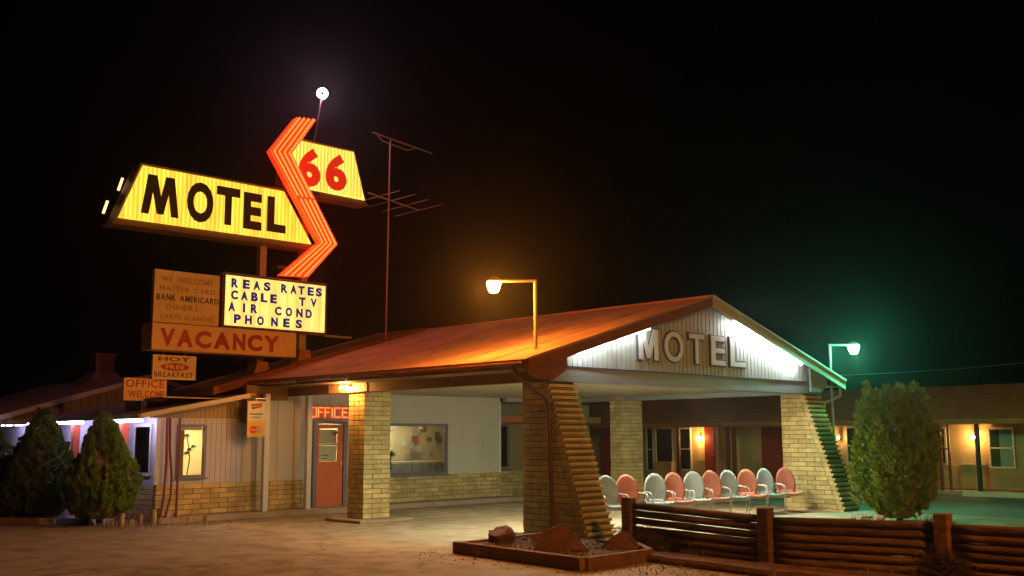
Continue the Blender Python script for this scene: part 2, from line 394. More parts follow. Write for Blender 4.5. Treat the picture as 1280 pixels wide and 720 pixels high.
# tube lights under the rakes
TUBEW = emit('white_tube', (.90, 1, .95), S_RAKE); TUBEL = emit('white_tube_dim', (.90, 1, .95), S_RAKE*.32)
def slanted_tube(parent, xa, xb, dz, y, name='tube_light'):
    f = MB().tube([(xa, y+.035, rz_(xa)-dz+.03), (xb, y+.035, rz_(xb)-dz+.03)], .02, 6)
    h = part('light_housing', f, WHITEP, parent)
    b = MB().tube([(xa, y, rz_(xa)-dz), (xb, y, rz_(xb)-dz)], .019, 8); part('tube', b, TUBEW if xa > 4 else TUBEL, parent)
def tube_run(spans, dz, y, label):
    for i, (a, b) in enumerate(spans):
        t = thing('fluorescent_light', label[i], 'light', ((a+b)/2, y, rz_((a+b)/2)-dz)); slanted_tube(t, a, b, dz, y)
tube_run([(5.30, 6.55), (6.62, 7.88)], .215, -.165, ['upper white strip light under the right slope of the carport gable', 'lower white strip light under the right slope of the carport gable'])
tube_run([(.55, 1.5), (1.6, 2.55)], .215, -.165, ['lower strip light hidden under the left slope of the carport gable', 'upper strip light hidden under the left slope of the carport gable'])
# gable letters
gl = thing('gable_letters', 'white channel letters reading MOTEL on the carport gable', 'sign', (4.1, -.03, 3.07))
LETF = mat('channel_letter_face', (.66, .70, .68), .4, .05, 3); LETS = mat('channel_letter_side', (.10, .09, .13), .5)
for ch, (a, b) in zip('MOTEL', [(2.36, 2.96), (3.14, 3.75), (3.93, 4.43), (4.65, 5.16), (5.32, 5.88)]):
    l = letter(gl, ch, a-.022, b+.022, 3.052, 3.688, -.008, .035, LETS, .05, name='letter')
    letter(l, ch, a+.008, b-.008, 3.08, 3.66, -.043, .010, LETF, .012, name='face')
# downspout on near pier
dsp = MB().tube([(-EX-.07, .12, 2.84), (-.62, .10, 2.66), (-.10, -.04, 2.30), (-.06, -.07, 2.18), (-.06, -.11, .08)], .038, 8)
part('downspout', dsp, mat('downspout_paint', (.12, .05, .03), .45), cp)
dsp = MB().tube([(9.66, -.12, 2.84), (9.66, -.10, 2.58), (9.10, -.02, 2.42), (9.02, .0, 2.2), (9.02, .0, .1)], .035, 8)
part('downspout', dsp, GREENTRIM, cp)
# ceiling strip lights behind the front beam
CEILL = emit('ceiling_tube', (1, .94, .64), S_CEIL)
for i, (x, y, lx, ly) in enumerate([(2.6, .52, 1.2, .1), (5.6, .52, 1.2, .1), (.42, 1.25, .1, 1.2)]):
    t = thing('ceiling_light', ['strip light on the carport ceiling behind the left half of the front beam', 'strip light on the carport ceiling behind the right half of the front beam', 'strip light on the carport ceiling behind the left side beam'][i], 'light', (x, y, 2.68))
    part('light_housing', MB().box(x-lx/2, x+lx/2, y-ly/2, y+ly/2, 2.680, 2.699), WHITEP, t)
    part('diffuser', MB().box(x-lx/2+.01, x+lx/2-.01, y-ly/2+.01, y+ly/2-.01, 2.655, 2.679), CEILL, t)

# floodlight pair on beam above pillar B
fl = thing('floodlight', 'twin bulb floodlight on the beam above the square pillar', 'light', (-.09, 5.62, 2.70))
part('bracket', MB().box(-.10, -.064, 5.50, 5.74, 2.70, 2.76), DARKM, fl)
FL = emit('flood_bulb', (1, .40, .09), S_FLOOD)
for y, r in ((5.52, .04), (5.72, .026)):
    b = bmesh.new(); bmesh.ops.create_uvsphere(b, u_segments=10, v_segments=8, radius=r)
    me = bpy.data.meshes.new('bulb'); b.to_mesh(me); b.free(); me.materials.append(FL)
    inst(me, 'bulb', fl, (-.20, y, 2.69))
    part('lamp_holder', MB().tube([(-.10, y, 2.735), (-.185, y, 2.70)], .02, 6), DARKM, fl)

# ------------------------------------------------------------------ office building
of = thing('office_building', 'low motel office with siding, block wainscot, orange door and shallow roof', 'building', (1.8, 9, 0))
YF = 8.13
def siding(x0, x1, z0, zt, y, m, w=.2, th=.05, name='siding', gap=.008):
    b = MB(); x = x0
    while x < x1-.02:
        a = min(x+w, x1); b.prism([(x+gap, z0), (a-gap*0, z0), (a, zt(a)), (x+gap, zt(x+gap))], 'y', y, y+th); x = a
    b.prism([(x0, z0), (x1, z0), (x1, zt(x1)-.003), (x0, zt(x0)-.003)], 'y', y+.012, y+th-.004)
    return part(name, b, m, of)
zl = lambda x: 2.18+.19*(x+3.2)
ZT = lambda x: 2.70
# left section (panel, window 1)
siding(-2.95, -2.53, .745, lambda x: 2.07, YF, PANELB, .12)
siding(-1.90, -1.02, .745, lambda x: 2.07, YF, PANELB, .12)
siding(-2.53, -1.90, .745, lambda x: .88, YF, PANELB, .12)
siding(-2.53, -1.90, 1.95, lambda x: 2.07, YF, PANELB, .12)
OLIVE = mat('olive_header_siding', (.30, .24, .13), .6, .1, 2)
siding(-3.15, -1.02, 2.085, lambda x: zl(x)-.05, YF-.02, OLIVE, .1)
part('trim', MB().box(-2.97, -1.02, YF-.025, YF-.002, 2.062, 2.084), TRIM, of)
# right section
siding(-1.02, .72, .745, ZT, YF, STUCCO, .42)
siding(.72, 1.68, 2.06, ZT, YF, STUCCO, .48)
siding(1.68, 2.45, .745, ZT, YF, STUCCO, .4)
siding(4.76, 6.62, .745, ZT, YF, STUCCO, .62, gap=.004)
siding(2.45, 4.76, 2.0, ZT, YF, STUCCO, 1.2, gap=.004)
# wainscot of blocks
wn = part('wainscot', MB().box(-2.93, .70, YF+.004, YF+.09, .12, .744), MORTAR, of)
wn2 = part('wainscot', MB().box(1.70, 6.60, YF+.004, YF+.09, .12, .744), MORTAR, of)
for (pa, a, b) in ((wn, -2.95, .70), (wn2, 1.70, 6.62)):
    for i in range(6):
        z = .124+i*.1035; x = a; first = True
        while x < b-.02:
            l = .2 if (first and i % 2) else .4; first = False; e = min(x+l, b)
            if b-e < .08: e = b
            brick(pa, x, e, YF-.022, YF+.07, z, z+.1035); x = e
part('sill_trim', MB().box(4.76, 6.64, YF-.03, YF-.002, .747, .765), TRIM, of)
# corner trims
part('corner_trim', MB().box(6.56, 6.64, YF-.018, YF+.16, .75, 2.62), WHITEP, of)
part('corner_trim', MB().box(-2.99, -2.90, YF-.012, YF+.05, .75, 2.06), WHITEP, of)
# header board left of the carport beam
part('header_board', MB().box(-1.05, -.055, 7.93, 8.05, 2.50, 2.80), FASCIA, of)
part('header_board', MB().box(-1.10, -1.052, 7.90, 8.10, 2.0, 2.80), FASCIA, of)
# walls behind
part('side_wall', MB().box(-2.95, -2.88, YF+.055, 14.0, .745, 2.12), PANELB, of)
wn3 = part('wainscot', MB().box(-2.93, -2.86, YF+.1, 14.0, 0, .744), MORTAR, of)
for i in range(7):
    z = .02+i*.1035; y = YF+.08; first = True
    while y < 13.4:
        l = .2 if (first and i % 2) else .4; first = False
        brick(wn3, -2.972, -2.88, y, y+l, z, z+.1035); y += l
def window(parent, x0, x1, z0, z1, y, m, glassm, fw_=.05, mull=(), label=None):
    f = MB()
    f.box(x0-.01, x1+.01, y-.04, y+.05, z1-fw_, z1+.01); f.box(x0-.01, x1+.01, y-.04, y+.05, z0-.01, z0+fw_)
    f.box(x0-.01, x0+fw_, y-.037, y+.05, z0+fw_, z1-fw_); f.box(x1-fw_, x1+.01, y-.037, y+.05, z0+fw_, z1-fw_)
    for q in mull: f.box(x0+fw_, x1-fw_, y-.02, y+.03, q-.015, q+.015)
    w = part('window', f, m, parent)
    part('pane', MB().box(x0+fw_, x1-fw_, y, y+.006, z0+fw_, z1-fw_), glassm, w)
    part('sill', MB().box(x0-.05, x1+.05, y-.07, y-.042, z0-.045, z0-.012), m, w)
    return w
window(of, -2.53, -1.90, .88, 1.95, YF-.0, FRAME, GLASS, .045)
window(of, 2.45, 4.76, .77, 2.0, YF-.0, FRAME, GLASS, .055, ())
# interior rooms
ROOM = mat('cream_room_wall', (.62, .50, .28), .8, .05, 2); ROOMF = mat('room_floor', (.25, .17, .1), .8)
rm = MB().box(-2.85, 6.55, 9.9, 9.95, .12, 2.6); rm.box(-2.87, -2.852, 8.2, 9.9, .12, 2.1); rm.box(6.5, 6.55, 8.2, 9.9, .12, 2.6)
rm.box(-.9, -.85, 8.2, 9.9, .12, 2.45); rm.box(1.9, 1.95, 8.7, 9.9, .12, 2.5)
part('interior_wall', rm, ROOM, of)
part('floor', MB().box(-2.84, 6.5, 8.21, 9.9, .09, .119), ROOMF, of)
part('interior_ceiling', MB().box(-2.84, 6.5, 8.2, 9.89, 2.5, 2.52), ROOM, of)
RL = emit('room_tube', (1, .84, .45), 230); RL2 = emit('room_tube_dim', (1, .88, .62), 110)
for i, (x, lab) in enumerate(((-2.0, 'ceiling strip light inside the small left office room'), (3.8, 'ceiling strip light inside the office behind the picture window'), (1.2, 'ceiling strip light just inside the office door'))):
    t = thing('room_light', lab, 'light', (x, 9, 2.40 if i else 2.1))
    z = 2.44 if i else 2.14
    part('light_housing', MB().box(x-.5, x+.5, 9.0, 9.1, z+.031, z+.05), WHITEP, t); part('tube', MB().box(x-.48, x+.48, 9.01, 9.09, z, z+.03), RL2 if i == 1 else RL, t)
# door
DX0, DX1, DZ0, DZ1 = .77, 1.60, .125, 1.98
dr = part('door', MB().box(DX0+.09, DX1-.02, YF+.01, YF+.05, DZ0, 1.13).box(DX0+.09, DX0+.17, YF+.01, YF+.05, 1.13, DZ1).box(DX1-.16, DX1-.02, YF+.01, YF+.05, 1.13, DZ1).box(DX0+.17, DX1-.16, YF+.01, YF+.05, 1.88, DZ1), DOOR, of)
part('door_pane', MB().box(DX0+.17, DX1-.16, YF+.025, YF+.031, 1.13, 1.88), GLASS, dr)
part('door_bar', MB().box(DX0+.17, DX1-.16, YF+.005, YF+.024, 1.50, 1.525), FRAME, dr)
part('door_knob', MB().tube([(DX1-.10, YF+.01, 1.08), (DX1-.10, YF-.05, 1.08)], .03, 8), METAL, dr)
PAPER = mat('notice_paper', (.72, .66, .48), .8, .05, 8)
nb = part('door_notice', MB().box(DX0+.19, DX1-.18, YF+.034, YF+.037, 1.14, 1.49), PAPER, dr)
part('door_notice', MB().box(DX0+.19, DX1-.18, YF+.034, YF+.037, 1.53, 1.86), mat('door_blind', (.60, .52, .38), .8), dr)
part('notice_text', MB().box(DX0+.23, DX0+.42, YF+.018, YF+.021, 1.26, 1.285).box(DX0+.25, DX0+.40, YF+.018, YF+.021, 1.19, 1.21), INKBR, dr)
part('door_bow', MB().prism([(1.30, 1.76), (1.36, 1.70), (1.42, 1.77), (1.46, 1.80), (1.26, 1.80)], 'y', YF+.010, YF+.02), mat('purple_ribbon', (.15, .04, .12), .6), dr)
part('door_bow', MB().prism([(1.33, 1.50), (1.39, 1.50), (1.40, 1.68), (1.32, 1.68)], 'y', YF+.012, YF+.02), mat('pink_ribbon', (.5, .15, .2), .6), dr)
fr = MB().box(DX0-.01, DX0+.085, YF-.03, YF+.06, .121, 2.06).box(DX1-.015, DX1+.09, YF-.03, YF+.06, .121, 2.06).box(DX0+.085, DX1-.015, YF-.03, YF+.06, 1.985, 2.06)
part('door_frame', fr, FRAME, of)
# porch posts
for x, lab in ((-.68, 0), (.40, 1)):
    part('porch_post', MB().box(x-.06, x+.06, 7.72, 7.84, .12, 2.62), WHITEP, of, bevel=.008)
# recessed wing of the same building to the right
Y9 = 9.0
b = MB().box(6.70, 11.2, Y9, Y9+.1, .745, .80).box(6.70, 7.25, Y9, Y9+.1, .80, 2.62).box(7.78, 11.2, Y9, Y9+.1, .80, 2.62).box(7.25, 7.78, Y9, Y9+.1, 2.03, 2.62)
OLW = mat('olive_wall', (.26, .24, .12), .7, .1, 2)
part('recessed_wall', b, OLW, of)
part('return_wall', MB().box(6.54, 6.69, YF+.17, Y9+.1, .02, 2.62), STUCCO, of)
wn4 = part('wainscot', MB().box(6.70, 11.2, Y9+.0, Y9+.09, 0, .744), MORTAR, of)
for i in range(7):
    z = .02+i*.1035; x = 6.71+(.2 if i % 2 else 0)
    while x < 10.8: brick(wn4, x, x+.4, Y9-.03, Y9+.06, z, z+.1035); x += .4
window(of, 7.25, 7.78, .80, 2.03, Y9, FRAME, DGLASS, .06)
part('room_curtain', MB().box(7.2, 7.85, Y9+.12, Y9+.14, .7, 2.1), mat('green_curtain', (.16, .17, .08), .8), of)
part('porch_hood', MB().prism([(6.7, 2.06), (11.2, 2.06), (11.2, 2.24), (6.7, 2.24)], 'y', 8.55, 8.98), mat('clay_hood', (.45, .17, .07), .7), of)
# roofs: low left roof, raised strip behind the carport
zlow = lambda x: 2.20+.19*(x+3.2)
def slab_roof(x0, x1, y0, y1, zf, th, m, nm='roof'): return part(nm, roof_strip(x0, x1, y0, y1, zf, th), m, of)
slab_roof(-3.5, -.95, 7.78, 14.0, zlow, .05, ROOF)
part('rake_trim', MB().prism([(-3.5, zlow(-3.5)-.075), (-1.1, zlow(-1.1)-.075), (-1.1, zlow(-1.1)+.02), (-3.5, zlow(-3.5)+.02)], 'y', 7.735, 7.778), TRIM, of)
zup = lambda x: rz_(x)+.07
slab_roof(-1.5, CX, 8.62, 10.7, zup, .16, ROOF); slab_roof(CX+.002, 10.2, 8.62, 10.7, zup, .16, ROOF)
part('step_flashing', MB().prism([(-1.5, zup(-1.5)-.17), (CX, zup(CX)-.17), (CX, zup(CX)+.005), (-1.5, zup(-1.5)+.005)], 'y', 8.603, 8.618), FASCRED, of)
# uneven metal drip pieces along the carport eave over the low roof
for k in range(7):
    y = 4.6+k*.62
    part('drip_strip', MB().box(-EX-.115, -EX-.085, y, y+.56, 2.80+.012*(k % 3), 2.835+.014*(k % 2)), METAL, of)
# eave boards along the left
part('eave_board', MB().box(-3.54, -3.502, 7.78, 16, 2.06, 2.15), TRIM, of)
for y in (9.0, 11.5, 14.2):
    part('porch_post', MB().box(-3.34, -3.20, y-.07, y+.07, 0, 2.06), REDPOST, of)
sw = MB(); f = FRAME
wv = MB().box(-2.985, -2.94, 8.36, 8.42, .92, 1.97).box(-2.985, -2.94, 9.10, 9.16, .92, 1.97).box(-2.985, -2.94, 8.42, 9.10, .92, .98).box(-2.985, -2.94, 8.42, 9.10, 1.91, 1.97)
w = part('window', wv, WHITEP, of); part('pane', MB().box(-2.975, -2.969, 8.42, 9.10, .98, 1.91), DGLASS, w)
part('blind', MB().box(-2.966, -2.955, 8.42, 9.10, .98, 1.91), mat('slate_blind', (.12, .13, .17), .6), w)
part('curtain_panel', MB().box(-2.968, -2.967, 8.52, 8.66, .98, 1.91), mat('pink_curtain', (.35, .2, .22), .7), w)
# header siding under porch roof at left wing
zw = lambda x: 3.32-.298*abs(x+.45)
part('wing_gable', MB().prism([(-4.5, 2.0), (3.5, 2.0), (3.5, zw(3.5)-.05), (-.45, zw(-.45)-.05), (-4.5, zw(-4.5)-.05)], 'y', 14.02, 14.10), OLIVE, of)
x = -4.4
while x < -.5: part('batten', MB().box(x, x+.03, 13.99, 14.019, zlow(x)-.1, zw(x)-.08), OLIVE, of); x += .22
slab_roof(-4.7, -.45, 13.75, 21, zw, .12, ROOFD); slab_roof(-.449, 4.0, 13.75, 21, zw, .12, ROOFD)
part('rake_trim', MB().prism([(-4.7, zw(-4.7)-.1), (-.45, zw(-.45)-.1), (-.45, zw(-.45)+.02), (-4.7, zw(-4.7)+.02)], 'y', 13.70, 13.748), TRIM, of)
ch = part('chimney', MB().box(-.72, -.18, 16.8, 17.3, 3.0, 4.04).box(-.76, -.14, 16.76, 17.34, 3.98, 4.05), mat('chimney_brick', (.22, .05, .03), .8, .2, 6, .4, 20), of)
part('chimney_base', MB().prism([(-1.15, 3.1), (.25, 3.1), (-.15, 3.52), (-.75, 3.52)], 'y', 16.7, 17.4), ROOFD, of)
part('rear_wall', MB().box(-2.86, 11.0, 12.9, 13.0, 0, 2.1), STUCCO, of)
part('rear_wall', MB().box(11.05, 11.2, 9.12, 13.0, 0, 2.62), STUCCO, of)
part('wing_wall', MB().box(-2.95, -2.86, 14.12, 21, 0, 2.2), PANELB, of)

# items inside the picture window
ft = thing('fern_vase', 'green fern in a teal vase inside the left of the office picture window', 'plant', (3.12, 8.38, .84))
part('vase', MB().tube([(3.12, 8.38, .84), (3.12, 8.38, .95), (3.12, 8.38, 1.12), (3.12, 8.38, 1.2)], [.06, .09, .05, .07], 10), mat('teal_glaze', (.03, .25, .27), .3), ft)
fb = MB()
for k in range(90):
    a = random.uniform(0, 6.28); l = random.uniform(.12, .26); e = random.uniform(-.1, 1.3)
    c = Vector((3.12, 8.38, 1.22)); d = Vector((math.cos(a)*math.cos(e), math.sin(a)*math.cos(e), math.sin(e)*.8)); q = c+d*l
    s = Vector((-d.y, d.x, .1)).normalized()*.022; m_ = c+d*l*.6
    fb.poly([c, m_+s, q-Vector((0, 0, .02)), m_-s])
part('frond', fb, mat('fern_leaf', (.05, .20, .04), .6, .3, 10), ft)
wd = thing('notice_wall', 'papers and framed pictures pinned up on the wall behind the office window', 'notices', (4.4, 9.88, 1.4))
PAL = [mat('paper_white', (.62, .58, .45), .8), mat('paper_green', (.10, .20, .12), .8), mat('paper_red', (.42, .10, .08), .8), mat('paper_brown', (.28, .17, .09), .8), mat('paper_dark', (.06, .06, .09), .8), mat('paper_grey', (.36, .35, .30), .8)]
rr = random.Random(3)
for i in range(34):
    x = 3.35+rr.random()*2.6; z = 1.05+rr.random()*1.05; w_ = rr.uniform(.10, .26); h_ = rr.uniform(.10, .28)
    part('pinned_paper', MB().box(x, x+w_, 9.878-.0015*i, 9.879-.0015*i, z, z+h_), PAL[[0, 5, 0, 3, 5, 5, 0, 4, 0, 5, 1, 0, 5, 3, 2, 0][i % 16]], wd)
ct = thing('office_counter', 'pale panelled counter inside the office behind the window', 'counter', (4.4, 9.2, .12))
part('counter_top', MB().box(3.2, 6.2, 9.05, 9.45, 1.02, 1.06), WHITEP, ct)
for k in range(10): part('panel', MB().box(3.22+k*.295, 3.22+k*.295+.275, 9.09, 9.11, .12, 1.0), mat('counter_panel', (.34, .38, .36), .6), ct)
hp = thing('hanging_basket', 'small brown hanging basket at the top of the picture window', 'basket', (4.45, 8.5, 1.9))
part('basket', MB().tube([(4.3, 8.5, 1.80), (4.3, 8.5, 1.88), (4.3, 8.5, 1.97)], [.05, .11, .09], 10), mat('wicker', (.35, .2, .08), .8), hp)
part('cord', MB().tube([(4.3, 8.5, 1.97), (4.3, 8.5, 2.5)], .008, 4), DARKM, hp)
vs_ = thing('dried_flower_stem', 'tall dark dried flower standing inside the small yellow-lit window', 'plant', (-2.12, 8.4, .12))
fs = MB().tube([(-2.16, 8.4, .12), (-2.15, 8.4, .9), (-2.1, 8.4, 1.25), (-2.13, 8.4, 1.5), (-2.18, 8.4, 1.72)], .012, 5)
part('stem', fs, DARKM, vs_)
for (x, z, s) in ((-2.19, 1.70, .075), (-2.03, 1.48, .06), (-2.12, 1.42, .06), (-2.18, 1.34, .065)):
    fb = MB()
    for k in range(9):
        a = k*.7; fb.poly([(x, 8.4, z), (x+s*math.cos(a), 8.39-.02*(k % 3), z+s*math.sin(a)), (x+s*.9*math.cos(a+.5), 8.41, z+s*.9*math.sin(a+.5))])
    part('flower', fb, DARKM, vs_)
part('flower', MB().tube([(-1.99, 8.39, 1.50), (-1.96, 8.37, 1.52)], .03, 6), mat('white_petal', (.7, .65, .6), .6), vs_)
vn = part('valance', MB().box(-2.48, -1.95, 8.2, 8.23, 1.84, 1.91), mat('white_valance', (.8, .78, .65), .7), of)
cn = part('curtain', MB().box(-2.47, -2.33, 8.22, 8.25, .9, 1.9), mat('tan_curtain', (.30, .19, .08), .8), of)

# red poles leaning at the left corner
def pole_thing(name, label, cat, path, r, m, group=None):
    t = thing(name, label, cat, path[0], group=group); part('shaft', MB().tube(path, r, 8), m, t); return t
PP = mat('maroon_pipe', (.20, .045, .05), .5, .1, 4)
pole_thing('conduit_pipe', 'crooked maroon pipe, leftmost of three at the office corner', 'pipe', [(-3.05, 7.7, 0), (-2.98, 7.7, .5), (-2.95, 7.7, 1.2), (-2.97, 7.7, 2.08)], .028, PP)
pole_thing('conduit_pipe', 'bowed maroon pipe, middle of three at the office corner', 'pipe', [(-2.96, 7.68, 0), (-2.84, 7.68, .55), (-2.84, 7.68, .95), (-2.90, 7.68, 1.5), (-2.92, 7.68, 2.08)], .024, PP)
pole_thing('conduit_pipe', 'straight maroon pipe left of the small yellow-lit window', 'pipe', [(-2.70, 7.7, 0), (-2.70, 7.7, 2.08)], .026, PP)

# yellow and white panel sign
ps = thing('panel_sign', 'small two-part white and yellow panel hanging at the left office post', 'sign', (-1.0, 7.66, 1.7))
part('board', MB().box(-1.21, -.79, 7.64, 7.68, 2.03, 2.45), mat('panel_white', (.62, .60, .42), .5, .05, 4), ps)
part('board', MB().box(-1.21, -.79, 7.64, 7.68, 1.70, 2.028), mat('panel_yellow', (.68, .42, .06), .5, .05, 4), ps)
RED_, BLU_ = mat('sign_red', (.55, .05, .02), .5), mat('sign_blue', (.03, .03, .22), .5)
part('stripe', MB().prism([(-1.13, 2.33), (-.87, 2.35), (-.86, 2.41), (-1.13, 2.39)], 'y', 7.632, 7.639), RED_, ps)
part('stripe', MB().prism([(-1.10, 2.27), (-1.0, 2.30), (-.87, 2.33), (-.87, 2.345), (-1.13, 2.32)], 'y', 7.632, 7.639), mat('sign_green', (.04, .10, .06), .5), ps)
part('stripe', MB().box(-1.16, -.85, 7.632, 7.639, 2.165, 2.19), BLU_, ps)
part('stripe', MB().box(-1.12, -.90, 7.634, 7.639, 2.09, 2.125), mat('sign_lilac', (.35, .28, .4), .5), ps)
def disc(cx, cz, r, y0, y1, sx=1): return MB().prism([(cx+r*sx*math.cos(k*math.pi/10), cz+r*math.sin(k*math.pi/10)) for k in range(20)], 'y', y0, y1)
part('disc', disc(-1.07, 1.85, .085, 7.632, 7.639), RED_, ps); part('disc', disc(-.95, 1.85, .085, 7.634, 7.6395), mat('sign_olive', (.45, .35, .05), .5), ps)
part('stripe', MB().box(-1.15, -.88, 7.628, 7.632, 1.835, 1.86), mat('sign_cream', (.6, .4, .2), .5), ps)
part('hanger', MB().tube([(-1.0, 7.66, 2.45), (-1.0, 7.66, 2.52)], .012, 6).box(-1.02, -.66, 7.655, 7.668, 2.5, 2.515), METAL, ps)

# neon OFFICE
NEON = emit('neon_orange', (1, .075, .012), 6)
no = thing('neon_sign', 'orange neon tubing spelling OFFICE above the office door', 'sign', (1.12, 7.98, 2.2))
part('backing', MB().box(.60, 1.68, 8.02, 8.035, 2.09, 2.40), mat('neon_backing', (.30, .13, .10), .5), no)
XS = [(.62, .74), (.79, .92), (.97, 1.10), (1.165, 1.165), (1.235, 1.38), (1.45, 1.60)]
za, zb = 2.14, 2.35; zm = 2.25
for ch, (a, b_) in zip('OFFICE', XS):
    y = 7.99
    paths = {'O': [[(a, za), (b_, za), (b_, zb), (a, zb), (a, za)]], 'F': [[(a, za), (a, zb), (b_, zb)], [(a, zm), (b_-.03, zm)]],
             'I': [[(a, za), (a, zb)]], 'C': [[(b_, za), (a, za), (a, zb), (b_, zb)]], 'E': [[(b_, za), (a, za), (a, zb), (b_, zb)], [(a, zm), (b_-.03, zm)]]}[ch]
    m_ = MB()
    for p in paths: m_.tube([(q[0], y, q[1]) for q in p], .009, 6)
    part('neon_letter', m_, NEON, no)
for x in (.64, 1.60): part('bracket', MB().box(x, x+.02, 8.036, 8.12, 2.2, 2.22), DARKM, no)

# porch tube lights at left
PT = emit('violet_white_tube', (.72, .62, 1.0), S_PORCH)
for i, (a, b_, lab) in enumerate(((7.84, 9.35, 'violet-white strip light under the eave, nearest the office corner'), (10.75, 11.75, 'violet-white strip light under the eave behind the gap between two trees'), (11.8, 12.6, 'second violet-white strip light under the eave beyond the dark tree'), (14.0, 14.9, 'violet-white strip light under the eave, second from the far left'), (15.1, 15.8, 'violet-white strip light under the eave at the far left'))):
    t = thing('fluorescent_light', lab, 'light', (-3.42, (a+b_)/2, 2.03), group=None)
    part('light_housing', MB().box(-3.45, -3.39, a, b_, 2.06, 2.10), WHITEP, t)
    part('tube', MB().tube([(-3.42, a+.02, 2.025), (-3.42, b_-.02, 2.025)], .028, 8), PT, t)

# ------------------------------------------------------------------ roadside sign structure (sign plane faces -Y)
YS = 9.0
sp = thing('sign_pole', 'left square steel pole carrying the big sign, through the roof', 'pole', (-.02, 9.3, 0))
part('shaft', MB().box(-.10, .07, 9.22, 9.39, 0, 6.3), POLE, sp); part('flashing', MB().prism([(-.22, 3.15), (.2, 3.15), (.12, 3.42), (-.14, 3.42)], 'y', 9.12, 9.48), ROOFD, sp)
sp = thing('sign_pole', 'right square steel pole carrying the big sign, through the roof', 'pole', (1.12, 9.3, 0))
part('shaft', MB().box(1.03, 1.21, 9.22, 9.40, 0, 7.75), POLE, sp); part('flashing', MB().prism([(.92, 3.45), (1.34, 3.45), (1.26, 3.76), (1.0, 3.76)], 'y', 9.12, 9.48), ROOFD, sp)
YELL = emit('yellow_lit_face', (1.0, .70, .07), 1.05, .32, (5.5, 1, .8), (.7, .5, .1))
YELL2 = emit('yellow_lit_face_pale', (1.0, .78, .16), 1.1, .30, (7, 1, .9), (.7, .5, .1))
CAB = mat('sign_cabinet', (.25, .13, .05), .5, .15, 3)
def ribs(x0, x1, zf0, zf1, y, d=.008, w=.07):
    b = MB(); x = x0
    while x < x1-.01:
        b.prism([(x, zf0(x)), (x+w*.5, zf0(x+w*.5)), (x+w*.5, zf1(x+w*.5)), (x, zf1(x))], 'y', y-d, y-.001); x += w
    return b
ms = thing('motel_sign', 'large slanted yellow-lit sign reading MOTEL in black letters', 'sign', (-1.3, 9.2, 6.2))
FP = [(-3.63, 6.27), (1.13, 6.31), (.33, 7.48), (-3.15, 7.48)]
part('cabinet', MB().prism([(-3.71, 6.19), (1.22, 6.22), (.36, 7.54), (-3.18, 7.54)], 'y', 9.0, 9.40), CAB, ms)
part('ledge', MB().prism([(-3.78, 6.12), (1.2, 6.16), (1.2, 6.21), (-3.76, 6.18)], 'y', 8.93, 9.42), CAB, ms)
part('face', MB().prism(FP, 'y', 8.965, 8.998), YELL, ms)
L0 = lambda x: 6.275+.0084*(x+3.63)
def LT(x): return min(7.475, 6.27+(x+3.63)*2.52) if x < -2 else min(7.475, 6.31+(1.13-x)*1.462)
RIBY = emit('yellow_rib', (1.0, .62, .05), .80, .25, (5.5, 1, .8), (.7, .5, .1))
part('face_rib', ribs(-3.56, 1.05, L0, LT, 8.965, w=.10), RIBY, ms)
SPLAY[0] = 1
for ch, (a, b_, c, d) in zip('MOTEL', [(-3.16, -2.31, 6.44, 7.31), (-2.12, -1.49, 6.42, 7.33), (-1.41, -.83, 6.46, 7.33), (-.73, -.26, 6.44, 7.30), (-.11, .39, 6.46, 7.30)]):
    letter(ms, ch, a, b_, c, d, 8.957, .02, BLACKL, .045)
for (u, v) in ((-3.36, 7.10), (-3.66, 6.55)):
    part('lit_gap', MB().tube([(u-.11, 9.42, v-.14), (u-.03, 9.42, v+.14)], .03, 6), emit('gap_glow', (1, .62, .28), 1.6), ms)  # glowing rods for sign light showing at the cabinet's back gap
SPLAY[0] = 0
s6 = thing('number_sign', 'yellow-lit sign panel with red number 66 right of the arrow', 'sign', (1.6, 9.2, 7.6))
part('cabinet', MB().prism([(.3, 7.56), (2.76, 7.56), (2.37, 8.88), (.42, 8.88)], 'y', 9.0, 9.36), CAB, s6)
part('face', MB().prism([(.42, 7.66), (2.69, 7.64), (2.32, 8.83), (.5, 8.80)], 'y', 8.965, 8.998), YELL2, s6)
part('ledge', MB().box(.4, 2.78, 8.94, 9.38, 7.50, 7.555), CAB, s6)
part('face_rib', ribs(.52, 2.62, lambda x: 7.665, lambda x: min(8.82, 7.64+(2.69-x)*3.2), 8.965, w=.10), RIBY, s6)
NRED = emit('red_lit_number', (.72, .02, .006), .62, base=(.5, .03, .02))
letter(s6, '6', .70, 1.33, 7.71, 8.68, 8.957, .02, NRED, .05); letter(s6, '6', 1.48, 2.11, 7.74, 8.68, 8.957, .02, NRED, .05)
